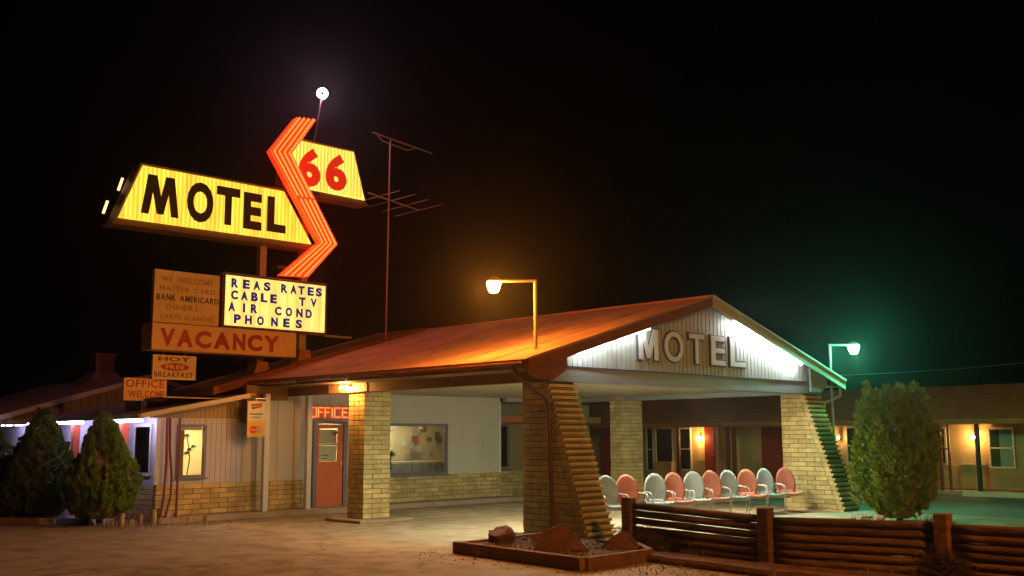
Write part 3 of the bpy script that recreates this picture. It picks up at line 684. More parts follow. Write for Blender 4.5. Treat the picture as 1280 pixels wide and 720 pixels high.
# arrow
ar = thing('neon_arrow', 'tall zigzag arrow outlined by four red-orange neon tubes', 'sign', (.7, 8.7, 5.4))
LP = [(.47, 9.27), (-.21, 8.33), (1.20, 6.33), (.16, 5.42)]; RP = [(.99, 9.33), (.35, 8.36), (1.69, 6.34), (.88, 5.46)]
def arrow_seg(a, b):
    m_ = MB()
    for k in (0, 1, 2): m_.prism([LP[k+1], RP[k+1], RP[k], LP[k]], 'y', a, b)
    return m_
AR = emit('arrow_red_face', (1, .022, .003), 1.5, base=(.6, .08, .02))
part('body', arrow_seg(8.72, 8.90), AR, ar)
part('frame', MB().tube([(p[0], 8.71, p[1]) for p in LP], .014, 6).tube([(p[0], 8.71, p[1]) for p in RP], .014, 6), emit('arrow_rim', (1, .02, .003), 5), ar)
NT = emit('neon_red_orange', (1, .022, .0035), 17)
for fq in (.13, .37, .62, .87):
    P = [(l[0]+(r_[0]-l[0])*fq, 8.68, l[1]+(r_[1]-l[1])*fq) for l, r_ in zip(LP, RP)]
    mid = [(P[1][i]+P[2][i])/2 for i in range(3)]
    d = Vector(P[2])-Vector(P[1]); d.normalize(); g1 = Vector(mid)-d*.03; g2 = Vector(mid)+d*.03+Vector((.03, 0, 0))
    part('neon_tube', MB().tube([P[0], P[1], tuple(g1)], .017, 8), NT, ar); part('neon_tube', MB().tube([tuple(g2), P[2], P[3]], .017, 8), NT, ar)
part('bracket', MB().box(.2, 1.2, 8.91, 9.21, 5.62, 5.68), DARKM, ar); part('bracket', MB().box(.3, 1.3, 8.91, 8.96, 7.52, 7.6), DARKM, ar)
# marquee
mq = thing('marquee_board', 'lit changeable-letter board listing REAS RATES, CABLE TV, AIR COND and PHONES', 'sign', (.25, 9.1, 4.2))
part('cabinet', MB().box(-1.16, 1.64, 9.0, 9.2, 4.13, 5.39), CAB, mq)
fm = MB().box(-1.14, 1.62, 8.975, 8.999, 5.325, 5.37).box(-1.14, 1.62, 8.975, 8.999, 4.14, 4.185).box(-1.14, -1.10, 8.975, 8.999, 4.185, 5.325).box(1.575, 1.62, 8.975, 8.999, 4.185, 5.325)
part('frame', fm, mat('violet_frame', (.10, .06, .22), .5), mq)
MQ = emit('marquee_face', (1.0, .74, .17), .92, .36, (9, 1, .3), (.7, .65, .4))
part('face', MB().box(-1.10, 1.575, 8.985, 8.998, 4.185, 5.325), MQ, mq)
tr = MB()
for z in (5.02, 4.75, 4.475, 4.215, 5.29): tr.box(-1.09, 1.565, 8.977, 8.984, z-.012, z)
part('letter_track', tr, emit('track', (.9, .65, .2), .55), mq)
ROWS = [('REASRATES', [-0.87, -0.58, -0.31, -0.04, 0.42, 0.67, 0.89, 1.15, 1.38], 5.155), ('CABLETV', [-0.87, -0.62, -0.36, -0.11, 0.14, 0.92, 1.24], 4.885),
        ('AIRCOND', [-0.93, -0.62, -0.36, 0.27, 0.56, 0.85, 1.11], 4.61), ('PHONES', [-0.78, -0.50, -0.19, 0.18, 0.50, 0.84], 4.345)]
for s, X, z in ROWS:
    for c, x in zip(s, X):
        w_ = .165 if c != 'I' else .045
        letter(mq, c, x-w_/2-.006, x+w_/2+.006, z-.105, z+.105, 8.975, .006, NAVY, .055)
part('support_rail', MB().box(1.645, 2.42, 9.05, 9.12, 4.10, 4.15), POLE, mq)
# card board, vacancy, breakfast, office welcome
cb = thing('payment_board', 'upper-left tan signboard with worn lines and BANK AMERICARD in black', 'sign', (-2.0, 9.1, 4.15))
part('board', MB().box(-2.76, -1.23, 9.0, 9.12, 4.14, 5.28), SIGNP, cb)
for txt, a, b_, z, h, m_ in (('WE WELCOME', -2.62, -1.40, 5.03, .12, INKGHOST), ('MASTER CARD', -2.64, -1.34, 4.84, .10, INKGHOST), ('BANK AMERICARD', -2.70, -1.25, 4.625, .13, INKBLK), ('DINERS', -2.48, -1.72, 4.43, .12, INKGHOST), ('CARTE BLANCHE', -2.60, -1.38, 4.23, .09, INKGHOST)):
    word(cb, txt, a, b_, z, z+h, 8.999, m_, .004, .018)
vc = thing('vacancy_sign', 'long tan sign box reading VACANCY in faded red', 'sign', (-1.1, 9.1, 3.5))
part('box', MB().box(-2.95, .55, 8.6, 9.1, 3.51, 4.08), SIGNO, vc, bevel=.012)
for c, (a, b_) in zip('VACANCY', [(-2.77, -2.44), (-2.40, -2.02), (-1.98, -1.60), (-1.55, -1.14), (-1.08, -.77), (-.72, -.35), (-.31, .10)]):
    letter(vc, c, a, b_, 3.60, 3.97, 8.599, .004, INKRED, .05)
hb = thing('breakfast_sign', 'small square board reading HOT FREE BREAKFAST under the long sign box', 'sign', (-2.25, 9.0, 2.9))
part('board', MB().box(-2.74, -1.75, 8.95, 9.02, 2.92, 3.44), SIGNP2, hb)
word(hb, 'HOT', -2.62, -1.90, 3.31, 3.40, 8.949, INKBR, .004, .03, gap=.1)
part('oval', disc(-2.24, 3.19, .085, 8.944, 8.949, 3.8), INKRED, hb); word(hb, 'FREE', -2.45, -2.03, 3.145, 3.235, 8.943, SIGNP2, .003, .03)
word(hb, 'BREAKFAST', -2.70, -1.82, 2.965, 3.08, 8.949, INKBR, .004, .02)
part('strut', MB().tube([(-2.5, 8.99, 3.44), (-2.5, 8.99, 3.52)], .015, 6).tube([(-2.0, 8.99, 3.44), (-2.0, 8.99, 3.52)], .015, 6), POLE, hb)
ow = thing('office_sign', 'orange-tan board reading OFFICE WELCOME on the low roof', 'sign', (-2.9, 8.8, 2.4))
part('board', MB().box(-3.3, -2.36, 9.05, 9.11, 2.46, 2.93), SIGNO, ow)
word(ow, 'OFFICE', -3.26, -2.42, 2.74, 2.90, 9.049, INKRED, .004, .015); word(ow, 'WELCOME', -3.20, -2.40, 2.53, 2.67, 9.049, INKRED, .004, .012)
part('bracket', MB().box(-2.92, -2.78, 9.04, 9.12, 2.2, 2.46).tube([(-3.1, 9.08, 2.46), (-2.9, 9.08, 2.25)], .015, 5), DARKM, ow)
# satellite dish
sd = thing('satellite_dish', 'small dark satellite dish behind the long sign box', 'dish', (.1, 10.4, 3.3))
dm = MB(); n = 16; rings = []
for j in range(5):
    r_ = .36*j/4+.001; rings.append([Vector((.2+r_*math.cos(k*2*math.pi/n), 10.2+.35*r_*r_*2, 3.72+r_*math.sin(k*2*math.pi/n)*.9)) for k in range(n)])
for a, b_ in zip(rings, rings[1:]):
    for k in range(n): dm.poly([a[k], a[(k+1) % n], b_[(k+1) % n], b_[k]])
part('reflector', dm, mat('dish_grey', (.18, .08, .06), .6), sd, smooth=True)
part('mast', MB().tube([(.2, 10.25, 3.1), (.2, 10.25, 3.7)], .03, 6).tube([(.2, 10.2, 3.4), (.32, 9.9, 3.6)], .012, 5), DARKM, sd)
# lamp on top of the sign
tl = thing('sign_top_lamp', 'bright round lamp on a thin pole high above the signs', 'lamp', (1.3, 9.2, 7.6))
part('pole', MB().tube([(1.22, 9.5, 7.0), (1.36, 9.3, 9.0), (1.44, 9.15, 10.05)], .022, 6), mat('pole_dull', (.08, .04, .03), .7), tl)
b = bmesh.new(); bmesh.ops.create_uvsphere(b, u_segments=14, v_segments=10, radius=.13)
me = bpy.data.meshes.new('globe'); b.to_mesh(me); b.free(); me.materials.append(emit('mercury_globe', (1, .62, .85), S_TOP)); inst(me, 'globe', tl, (1.44, 9.1, 10.2))
nrm = Vector((-.53, -.79, -.32)).normalized()
c = Vector((1.44, 9.1, 10.2))+nrm*.13
part('dark_core', MB().tube([tuple(c-nrm*.02), tuple(c+nrm*.03)], .055, 10), DARKM, tl)  # dark disc added for the clipped centre of the lamp glare
# antenna
an = thing('tv_antenna', 'tall thin television antenna mast on the roof ridge', 'antenna', (3.06, 8.5, 4.0))
AM = mat('antenna_metal', (.30, .16, .13), .5, .1, 4)
part('mast', MB().tube([(3.06, 8.5, 3.95), (3.12, 8.5, 9.2)], .022, 6), AM, an)
part('boom', MB().tube([(2.55, 8.5, 9.30), (4.5, 8.5, 9.12)], .02, 5), AM, an)
part('boom', MB().tube([(2.7, 8.5, 9.28), (2.86, 8.5, 9.14), (3.7, 8.5, 9.04), (3.95, 8.5, 9.16)], .016, 5), AM, an)
part('boom', MB().tube([(2.45, 8.5, 7.72), (4.05, 8.5, 7.52)], .016, 5), AM, an)
for (x, l) in ((2.75, .9), (3.15, 1.0), (3.6, .95), (4.05, 1.0)): part('element', MB().tube([(x, 8.5-l, 7.70-.12*(x-2.45)), (x, 8.5+l, 7.70-.12*(x-2.45))], .010, 4), AM, an)

# ------------------------------------------------------------------ yard lamps
IMG = Vector((math.cos(YAW), -math.sin(YAW), 0))
def yard_lamp(base, zt, arm, zl_, col, s, label, sgn, m_pole, cap):
    t = thing('yard_lamp', label, 'lamp', base)
    B = Vector(base); D = IMG*sgn
    top = Vector((B.x, B.y, zt)); end = top+D*arm
    part('pole', MB().tube([B, top-Vector((0, 0, .02))], .032, 8), m_pole, t)
    part('arm', MB().tube([top-D*.03, end], .024, 8), m_pole, t)
    c = end+D*.10; ang = math.atan2(D.y, D.x)
    part('lamp_housing', MB().tube([c+Vector((0, 0, -.02)), c+Vector((0, 0, .03)), c+Vector((0, 0, .07))], [.13, .12, .05], 14), m_pole, t)
    part('lens', MB().tube([c+Vector((0, 0, -.022)), c+Vector((0, 0, -.06)), c+Vector((0, 0, -.16)), c+Vector((0, 0, -.20))], [.115, .12, .09, .06], 14), emit(cap, col, s), t)
    return t
yard_lamp((.13, .42, 3.12), 4.36, .62, 0, (1, .31, .035), S_ORANGE, 'orange glowing yard lamp on a bent pole standing on the carport roof', -1, POLE, 'sodium_lens')
yard_lamp((9.36, -.06, 0), 3.75, .46, 0, (.12, .95, .47), S_GREEN, 'blue-green glowing yard lamp on a bent pole beside the right pillar', 1, mat('lamp_pole_grey', (.35, .38, .36), .5), 'mercury_lens')
def added_street_lamp(base, hgt, armv, col, s, label):
    t = thing('added_street_lamp', label, 'lamp', base); B = Vector(base); A_ = Vector(armv)
    part('pole', MB().tube([B, B+Vector((0, 0, hgt*.5)), B+Vector((0, 0, hgt))], [.10, .08, .06], 10), METAL, t)
    e = B+Vector((0, 0, hgt+.35))+A_
    part('arm', MB().tube([B+Vector((0, 0, hgt-.05)), B+Vector((0, 0, hgt+.2))+A_*.4, e], .035, 8), METAL, t)
    part('lamp_housing', MB().tube([e+Vector((0, 0, .0)), e+Vector((0, 0, .08)), e+Vector((0, 0, .16))], [.24, .22, .08], 14), METAL, t)
    part('lens', MB().tube([e+Vector((0, 0, -.005)), e+Vector((0, 0, -.06)), e+Vector((0, 0, -.13)), e+Vector((0, 0, -.16))], [.20, .21, .15, .06], 14), emit('added_street_lens', col, s), t)
added_street_lamp((-2.6, -17.6, 0), 8.2, (-.3, 1.6, 0), (1, .37, .06), S_ADDED_STREET, 'added sodium street lamp out of view, brightening the signs, roof and fence')  # unseen lamp added to brighten sign faces, roof and fence
# power line
pth = [(25, 8.9-1.05*k, 4.02-.10*math.sin(math.pi*k/9)+.022*k) for k in range(10)]
tag(MB().tube(pth, .011, 4).build('power_line', METAL), 'thin overhead wire against the night sky beyond the green lamp', 'wire')

# ------------------------------------------------------------------ metal lawn chairs
def chair_proto(col, label):
    t = thing('lawn_chair', label, 'chair')
    W2 = .295
    # back shell: oval, dished
    vs, fs = [], []; n, k = 18, 5
    for j in range(k+1):
        r_ = j/k
        for i in range(n):
            a = 2*math.pi*i/n; x = W2*r_*math.cos(a); h = .325*r_*math.sin(a)
            y = .245+.30*(h+.28)*.55-.05*(1-(x/W2)**2)*0+(-.05*(x/W2)**2); vs.append((x, y, .62+h))
    for j in range(k):
        for i in range(n):
            a, b_, c, d = j*n+i, j*n+(i+1) % n, (j+1)*n+(i+1) % n, (j+1)*n+i; fs.append((a, b_, c, d))
    def shell(vs, fs, name, th=.012):
        me = bpy.data.meshes.new(name); me.from_pydata(vs, [], fs); bm = bmesh.new(); bm.from_mesh(me)
        bmesh.ops.remove_doubles(bm, verts=bm.verts, dist=.0005); bmesh.ops.recalc_face_normals(bm, faces=bm.faces)
        bmesh.ops.solidify(bm, geom=bm.faces[:], thickness=th); bm.to_mesh(me); bm.free()
        for p in me.polygons: p.use_smooth = True
        me.materials.append(col); o = bpy.data.objects.new(name, me); COL.objects.link(o); o.parent = t; return o
    shell(vs, fs, 'backrest')
    vs, fs = [], []; nx, ny = 8, 8
    prof = [(-.27, .375), (-.265, .405), (-.23, .42), (-.12, .405), (0, .39), (.12, .38), (.2, .385), (.235, .42), (.25, .47)]
    for (y, z) in prof:
        for i in range(nx+1):
            u = -1+2*i/nx; vs.append((u*.265, y, z+.018*abs(u)**3))
    for j in range(len(prof)-1):
        for i in range(nx): a = j*(nx+1)+i; fs.append((a, a+1, a+nx+2, a+nx+1))
    shell(vs, fs, 'seat')
    for sx in (-1, 1):
        x = sx*.295
        path = [(x*.93, .30, .60), (x, .20, .615), (x, -.02, .61), (x, -.17, .60), (x, -.235, .565), (x, -.26, .50), (x, -.25, .38), (x, -.22, .06), (x, -.18, .014), (x, .05, .012), (x, .27, .014), (x*.9, .31, .016)]
        part('arm_frame', MB().tube(path, .0115, 8), CHFRAME, t, smooth=True)
    part('rear_bar', MB().tube([(-.265, .31, .016), (.265, .31, .016)], .0135, 8), CHFRAME, t)
    part('cross_bar', MB().tube([(-.29, -.235, .36), (.29, -.235, .36)], .012, 8), CHFRAME, t)
    part('cross_bar', MB().tube([(-.29, .24, .44), (.29, .24, .44)], .012, 8), CHFRAME, t)
    for c in [q for q in bpy.data.objects if q.parent == t]: c.data.transform(Matrix.Diagonal((.80, .72, 1, 1)))
    return t
def dup(root, loc, rz, label):
    r_ = root.copy(); COL.objects.link(r_); r_.location = loc; r_.rotation_euler = (0, 0, rz); r_['label'] = label
    for c in [q for q in bpy.data.objects if q.parent == root]:
        d = c.copy(); COL.objects.link(d); d.parent = r_
    return r_
cT = chair_proto(TEAL, 'x'); cS = chair_proto(SALMON, 'x')
CH = [(1.50, 0, 'pale teal lawn chair mostly hidden behind the near buttress'), (2.02, 1, 'salmon lawn chair beside the near buttress, leftmost salmon one'),
      (2.82, 0, 'pale teal lawn chair just right of the leftmost salmon chair'), (3.42, 1, 'salmon lawn chair, second salmon one from the left of the row'),
      (4.08, 0, 'pale teal lawn chair between the second and third salmon chairs'), (4.74, 1, 'salmon lawn chair in the middle of the row, third salmon one from the left'),
      (5.38, 0, 'pale teal lawn chair between the third and fourth salmon chairs'), (6.04, 1, 'salmon lawn chair second from the far pillar end, fourth salmon one'),
      (6.72, 0, 'pale teal lawn chair next to the last salmon chair at the far pillar'), (7.42, 1, 'salmon lawn chair at the far right end beside the block buttress')]
firsts = {}
for i, (x, k, lab) in enumerate(CH):
    src = (cT, cS)[k]; loc = (x+.10-.14*i/9, -.02+random.uniform(-.04, .04), .05); rz = R(-24+random.uniform(-7, 7))
    if k not in firsts: firsts[k] = src; src.location = loc; src.rotation_euler = (0, 0, rz); src['label'] = lab; o = src
    else: o = dup(src, loc, rz, lab)
    o['group'] = 'metal lawn chairs in a row under the carport'

# ------------------------------------------------------------------ fence of stacked logs
FP_ = [(.13, -1.61), (-.42, -4.38), (-.04, -6.57), (.0, -9.2)]
fe = thing('log_fence', 'low red-brown fence of stacked half logs between square posts', 'fence', (-.1, -4, 0))
for i, (x, y) in enumerate(FP_):
    w_ = .085; h = .72+.03*random.random(); zz = 0
    m_ = MB().box(x-w_-.05, x+w_-.05, y-w_, y+w_, 0, h)
    part('post', m_, WOOD, fe, bevel=.012)
for (x, y) in FP_:
    for z in (.22, .52): part('bolt', MB().tube([(x-.05-.088, y, z), (x-.05-.100, y, z)], .014, 6), DARKM, fe)
def sagpath(a, b, z0, z1, n=9, amp=.008, seed=0):
    r_ = random.Random(seed); return [(a[0]+(b[0]-a[0])*k/n+r_.uniform(-amp, amp), a[1]+(b[1]-a[1])*k/n, z0+(z1-z0)*k/n+r_.uniform(-amp, amp)-.0*math.sin(k)) for k in range(n+1)]
for sct in range(3):
    A, B = FP_[sct], FP_[sct+1]; d = Vector((B[0]-A[0], B[1]-A[1])).normalized()
    a = (A[0]+d.x*.1, A[1]+d.y*.1); b_ = (B[0]-d.x*.1, B[1]-d.y*.1)
    nr = 6
    for k in range(nr):
        z = .055+k*.103
        if sct == 0:
            za_, zb_ = z*1.0+(.02 if k > 2 else 0), z*1.0+(.0 if k > 3 else -.0)
            gap = .0; za_ += .009*max(0, k-2); zb_ += .004*max(0, k-3)
        else: za_, zb_ = z, z+.004*k
        rad = .054-(.005 if (sct == 0 and k in (3, 4)) else 0)+random.uniform(-.003, .003)
        if sct == 0 and k in (3, 4): # short rail leaves a slit
            pass
        part('rail', MB().tube(sagpath(a, b_, za_, zb_, seed=sct*10+k, amp=.003), [rad*(1+.03*math.sin(q*1.3+k)+.025*math.sin(q*3.7+k*2.1)) for q in range(10)], 10), WOOD, fe, smooth=True)
# border timbers in front
for i, (p, q, lab) in enumerate((((-1.22, -2.75), (-1.52, -5.1), 'long low border timber on the ground in front of the log fence, nearer the planter'), ((-1.54, -5.2), (-1.25, -7.6), 'long low border timber on the ground at the right front corner'))):
    o = MB().tube(sagpath(p, q, .05, .05, amp=.01, seed=40+i), .065, 8).build('border_timber', TIMBER); tag(o, lab, 'timber')
# soil strip between fence and timber
st = MB(); rr = random.Random(11); N = 26
ga = [[None]*5 for _ in range(N+1)]
for i in range(N+1):
    y = -2.6-5.2*i/N
    xa = -1.25-.3*min(1, i/13) if i < 13 else -1.55+.3*(i-13)/13
    for j in range(5):
        xb = -.12-.35*max(0, 1-abs(y+4.4)/2.7); x = xa+(xb-xa)*j/4
        ga[i][j] = (x, y, (.008+.05*math.sin(math.pi*j/4)+rr.uniform(0, .02)))
for i in range(N):
    for j in range(4): st.poly([ga[i][j], ga[i][j+1], ga[i+1][j+1], ga[i+1][j]])
tag(st.build('soil_strip', SOIL, smooth=True), kind='structure')
# tumbleweed
def twig_ball(c, r, n, m, name, label, cat, seed, flat=1.0):
    r_ = random.Random(seed); b_ = MB(); c = Vector(c)
    for k in range(n):
        d = Vector((r_.gauss(0, 1), r_.gauss(0, 1), abs(r_.gauss(0, .8))*flat)).normalized(); p = c+d*r*.1; q = c+d*r*r_.uniform(.6, 1)+Vector((r_.uniform(-.04, .04), r_.uniform(-.04, .04), 0))
        mid = (p+q)/2+Vector((r_.uniform(-.04, .04), r_.uniform(-.04, .04), .03)); b_.tube([p, mid, q], [.007, .005, .002], 3, False)
        for h in range(2):
            e = mid+(q-mid)*r_.random(); f_ = e+Vector((r_.gauss(0, 1), r_.gauss(0, 1), r_.gauss(0, 1))).normalized()*r*.25; b_.tube([e, f_], [.004, .002], 3, False)
    return tag(b_.build(name, m), label, cat)
twig_ball((-.38, -6.65, .0), .42, 420, mat('dead_twig', (.07, .035, .02), .95, .3, 10), 'dry_bush', 'dark dry bush clinging to the foot of the right fence post', 'bush', 5)
twig_ball((-.35, -2.25, .0), .40, 300, mat('dry_twig_tan', (.14, .07, .03), .95, .3, 10), 'dry_bush', 'leafless brown shrub between the near buttress and the first fence post', 'bush', 6)

# ------------------------------------------------------------------ planter around near pier
ptb = thing('timber_planter', 'low timber planter box around the near block buttress', 'planter', (-1.3, -1.8, 0))
poly = [(-2.36, -.34), (-2.62, -3.07), (-1.18, -3.0), (-.12, -1.7)]
def plank(a, b, z0, z1, w, nm='edge_timber'):
    a = Vector((*a, 0)); b = Vector((*b, 0)); d = (b-a).normalized(); n_ = Vector((-d.y, d.x, 0))*w/2
    m_ = MB(); i = 0; pts = [a-n_, b-n_, b+n_, a+n_]
    m_.v = [(p.x, p.y, z) for z in (z0, z1) for p in pts]; m_.f = [(3, 2, 1, 0), (4, 5, 6, 7), (0, 1, 5, 4), (1, 2, 6, 5), (2, 3, 7, 6), (3, 0, 4, 7)]
    return part(nm, m_, TIMBER, ptb, bevel=.008)
plank(poly[0], poly[1], 0, .17, .10); plank((poly[1][0]+.06, poly[1][1]+.01), poly[2], 0, .165, .10); plank(poly[2], poly[3], 0, .165, .10); plank((-2.3, -.38), (-.02, -.2), 0, .16, .10)
sl = MB(); rr = random.Random(5); n = 16; G = []
A, B, C_, D = [Vector((*p, 0)) for p in ((-2.30, -.42), (-2.55, -3.0), (-1.2, -2.93), (-.08, -.3))]
for i in range(n+1):
    row = []
    for j in range(n+1):
        p = (A*(1-i/n)+B*(i/n))*(1-j/n)+(D*(1-i/n)+C_*(i/n))*(j/n); row.append((p.x, p.y, .10+rr.uniform(0, .03)))
    G.append(row)
for i in range(n):
    for j in range(n): sl.poly([G[i][j], G[i][j+1], G[i+1][j+1], G[i+1][j]])
part('soil', sl, SOIL, ptb, smooth=False)
def rock(c, s, label, seed, rz=0, peak=1.0, m=None, cat='rock', name='rock'):
    bm = bmesh.new(); bmesh.ops.create_icosphere(bm, subdivisions=3, radius=1); r_ = random.Random(seed)
    pl_ = [(Vector((r_.gauss(0, 1), r_.gauss(0, 1), r_.gauss(0, .8))).normalized(), r_.uniform(.55, .85)) for _ in range(9)]
    for v in bm.verts:
        for n_, d in pl_:
            t = v.co.dot(n_)
            if t > d: v.co -= n_*(t-d)
        v.co *= 1+r_.uniform(-.045, .045)
        if v.co.z > 0: 
            k = (1-v.co.z*.5*(peak-1)); v.co.x *= k; v.co.y *= k
        v.co.z = max(v.co.z, -.4)
    for v in bm.verts: v.co = Vector((v.co.x*s[0], v.co.y*s[1], v.co.z*s[2]))
    me = bpy.data.meshes.new(name); bm.to_mesh(me); bm.free(); me.materials.append(m or ROCK)
    o = bpy.data.objects.new(name, me); COL.objects.link(o); o.location = c; o.rotation_euler = (0, 0, rz)
    return tag(o, label, cat)
def slab_rock(name, p2, z0, thick, D_, label):
    """leaning flagstone: outline p2 in (along image axis, height), set at point D_"""
    b_ = MB(); X = IMG; N = Vector((-math.sin(YAW), -math.cos(YAW), 0))
    f_ = [Vector(D_)+X*p[0]+Vector((0, 0, p[1]))-N*(p[1]*.45) for p in p2]; g_ = [v-N*thick-Vector((0, 0, .02)) for v in f_]
    n = len(p2); b_.v = [tuple(v) for v in f_+g_]; b_.f = [tuple(range(n)), tuple(reversed(range(n, 2*n)))]+[(k, (k+1) % n, n+(k+1) % n, n+k) for k in range(n)]
    o = b_.build(name, ROCK, bevel=.015); bm = bmesh.new(); bm.from_mesh(o.data)
    bmesh.ops.triangulate(bm, faces=bm.faces[:]); bmesh.ops.subdivide_edges(bm, edges=bm.edges[:], cuts=3, use_grid_fill=True)
    r_ = random.Random(len(label))
    for v in bm.verts: v.co += Vector((r_.gauss(0, .006), r_.gauss(0, .006), r_.gauss(0, .006)))
    bm.to_mesh(o.data); bm.free()
    return tag(o, label, 'rock')
rock((-1.72, -.62, .20), (.27, .20, .20), 'rough red rock at the far left corner of the timber planter', 21, .3)
slab_rock('rock', [(-.40, .1), (-.34, .22), (-.22, .40), (-.02, .46), (.05, .45), (.38, .12)], 0, .12, (-1.98, -2.12, 0), 'large peaked red flagstone leaning in the planter in front of the buttress')
slab_rock('rock', [(-.26, .1), (-.20, .22), (.0, .34), (.06, .36), (.14, .32), (.30, .1)], 0, .10, (-1.18, -2.50, 0), 'smaller pointed flagstone at the right end of the planter')
for i, (x, y, s) in enumerate(((-1.35, -.75, .07), (-1.15, -.8, .06), (-1.0, -.95, .08), (-.85, -1.0, .07), (-1.25, -1.0, .055), (-.6, -1.1, .09))):
    rock((x, y, .16), (s, s*.8, s*.7), ['leftmost', 'second from left', 'third from left', 'fourth from left', 'frontmost left', 'rightmost'][i]+' of the small rubble stones at the foot of the buttress', 30+i)['group'] = 'rubble stones in the planter'
# pale stones under the bush
for i, (x, y, s, lab) in enumerate(((6.75, -2.35, .12, 'pale stone under the left side of the round bush'), (7.75, -3.2, .17, 'broad pale stone under the right side of the round bush'), (6.55, -2.1, .09, 'small grey stone at the slab corner left of the bush'))):
    rock((x, y, .06), (s*1.5, s, s*.8), lab, 50+i, m=mat('pale_stone', (.45, .38, .30), .9, .2, 5, .6, 20))

# ------------------------------------------------------------------ trees and bush
def foliage_mat(name, c1, c2):
    m = mat(name, c1, .65, .3, 6, col2=c2, spec=.25); return m
def conifer(base, h, rfun, label, name, cat, seed, n, m, trunk_h=.25, leaf=.075, upright=.75, plume=.30):
    r_ = random.Random(seed); B = Vector(base); t = thing(name, label, cat, base)
    part('trunk', MB().tube([B, B+Vector((.02, 0, h*.3)), B+Vector((0, .02, h*.7))], [.07, .05, .02], 8), BARK, t)
    ph = [r_.uniform(0, 6.28) for _ in range(6)]
    def rad(a, z):
        q = rfun(z); return q*(1+.09*math.sin(3*a+ph[0]+z*4)+.07*math.sin(5*a+ph[1]-z*7)+.05*math.sin(9*a+ph[2]+z*13)+.05*math.sin(z*17+2*a+ph[3]))
    # upright plumes of leaf sprays rising out of the crown, each its own small clump
    v = []; f = []; np_ = n//130
    for k in range(np_):
        z = r_.random()**.95*.96; q = rfun(z)
        if r_.random() > q/MAXR[0]*.85+.2: continue
        a = r_.uniform(0, 2*math.pi); dep = r_.choice((.72, .84, .9, .93, .96) if MAXR[0] < .78 else (.66, .8, .88, .94, 1.02)); R_ = rad(a, z)*dep*(1 if MAXR[0] < .78 else 1+.10*math.sin(4*a+ph[4]+z*3)+.08*math.sin(7*a+ph[5]-z*9))
        o_ = B+Vector((math.cos(a)*R_, math.sin(a)*R_, trunk_h+z*(h-trunk_h)*.97))
        out = Vector((math.cos(a), math.sin(a), 0)); ax = (out*(1-upright)+Vector((0, 0, upright))+Vector((r_.gauss(0, .10), r_.gauss(0, .10), 0))).normalized()
        PL = plume*(r_.uniform(.6, 1.35) if MAXR[0] < .78 else r_.uniform(.5, 1.75))*(1 if MAXR[0] > .78 else (1-.4*z)); PR = PL*r_.uniform(.16, .26)
        e1 = ax.orthogonal().normalized(); e2 = ax.cross(e1)
        for j in range(105):
            u = r_.random(); th = r_.uniform(0, 6.283); rr_ = PR*math.sin(math.pi*min(1, .12+u*.88))**.8*r_.uniform(.55, 1.0)
            dd = e1*math.cos(th)+e2*math.sin(th); p = o_+ax*(u*PL)+dd*rr_
            d = (ax*.8+dd*.55+Vector((r_.gauss(0, .2), r_.gauss(0, .2), r_.gauss(0, .2)))).normalized(); l = leaf*r_.uniform(.5, 1.3); w = l*.22
            s_ = d.cross(Vector((r_.gauss(0, 1), r_.gauss(0, 1), r_.gauss(0, 1)))).normalized()*w
            i = len(v); v += [tuple(p), tuple(p+d*l*.45+s_), tuple(p+d*l), tuple(p+d*l*.45-s_)]; f.append((i, i+1, i+2, i+3))
    me = bpy.data.meshes.new('crown'); L = B
    me.from_pydata([(x-L.x, y-L.y, z-L.z) for x, y, z in v], [], f); me.materials.append(m)
    o = bpy.data.objects.new('crown', me); COL.objects.link(o); o.parent = t
    # inner twig mass that stops the light, uneven, well inside the leaves
    b_ = MB(); rings = []; nn = 18; mm = 12
    for j in range(mm+1):
        z = j/mm; rings.append(len(b_.v))
        for i in range(nn):
            a = 2*math.pi*i/nn; q = max(.01, rad(a, z)*.84); b_.v.append((B.x+math.cos(a)*q, B.y+math.sin(a)*q, B.z+trunk_h+.03+z*(h-trunk_h)*.93))
    for a, c in zip(rings, rings[1:]):
        for i in range(nn): b_.f.append((a+i, a+(i+1) % nn, c+(i+1) % nn, c+i))
    b_.f.append(tuple(rings[0]+i for i in reversed(range(nn)))); b_.f.append(tuple(rings[-1]+i for i in range(nn)))
    part('inner_twigs', b_, BARK, t)
    return t
FOL = foliage_mat('juniper_leaf', (.20, .33, .045), (.07, .12, .02)); FOL2 = foliage_mat('arborvitae_leaf', (.30, .40, .04), (.10, .15, .02))
MAXR = [.65]
def egg(R_): return lambda z: R_*(max(0, math.sin(math.pi*min(1, (z+.10)/1.12)**.62))**.75)*(1-.12*z) if z < 1 else .02
def drop(R_):
    def f(z):
        pts = [(0, .55), (.08, .88), (.22, 1.0), (.38, .93), (.58, .70), (.78, .40), (.92, .17), (1, .03)]
        for (a, p), (b_, q) in zip(pts, pts[1:]):
            if z <= b_: u = (z-a)/(b_-a); return R_*(p+(q-p)*u)
        return .02
    return f
def barrel(R_):
    def f(z):
        pts = [(0, .42), (.10, .74), (.26, .93), (.55, 1.0), (.78, .97), (.9, .74), (1, .35)]
        for (a, p), (b_, q) in zip(pts, pts[1:]):
            if z <= b_: u = (z-a)/(b_-a); return R_*(p+(q-p)*u)
        return .02
    return f
conifer((-3.99, 8.28, .04), 2.2, drop(.66), 'dark teardrop evergreen nearest the office corner', 'evergreen_tree', 'tree', 1, 150000, FOL, .08, .05, .90, .15)
MAXR = [.75]
conifer((-4.48, 10.15, .0), 2.34, drop(.74), 'bright green lit evergreen, second tree from the office corner', 'evergreen_tree', 'tree', 2, 160000, FOL, .08, .05, .90, .16)
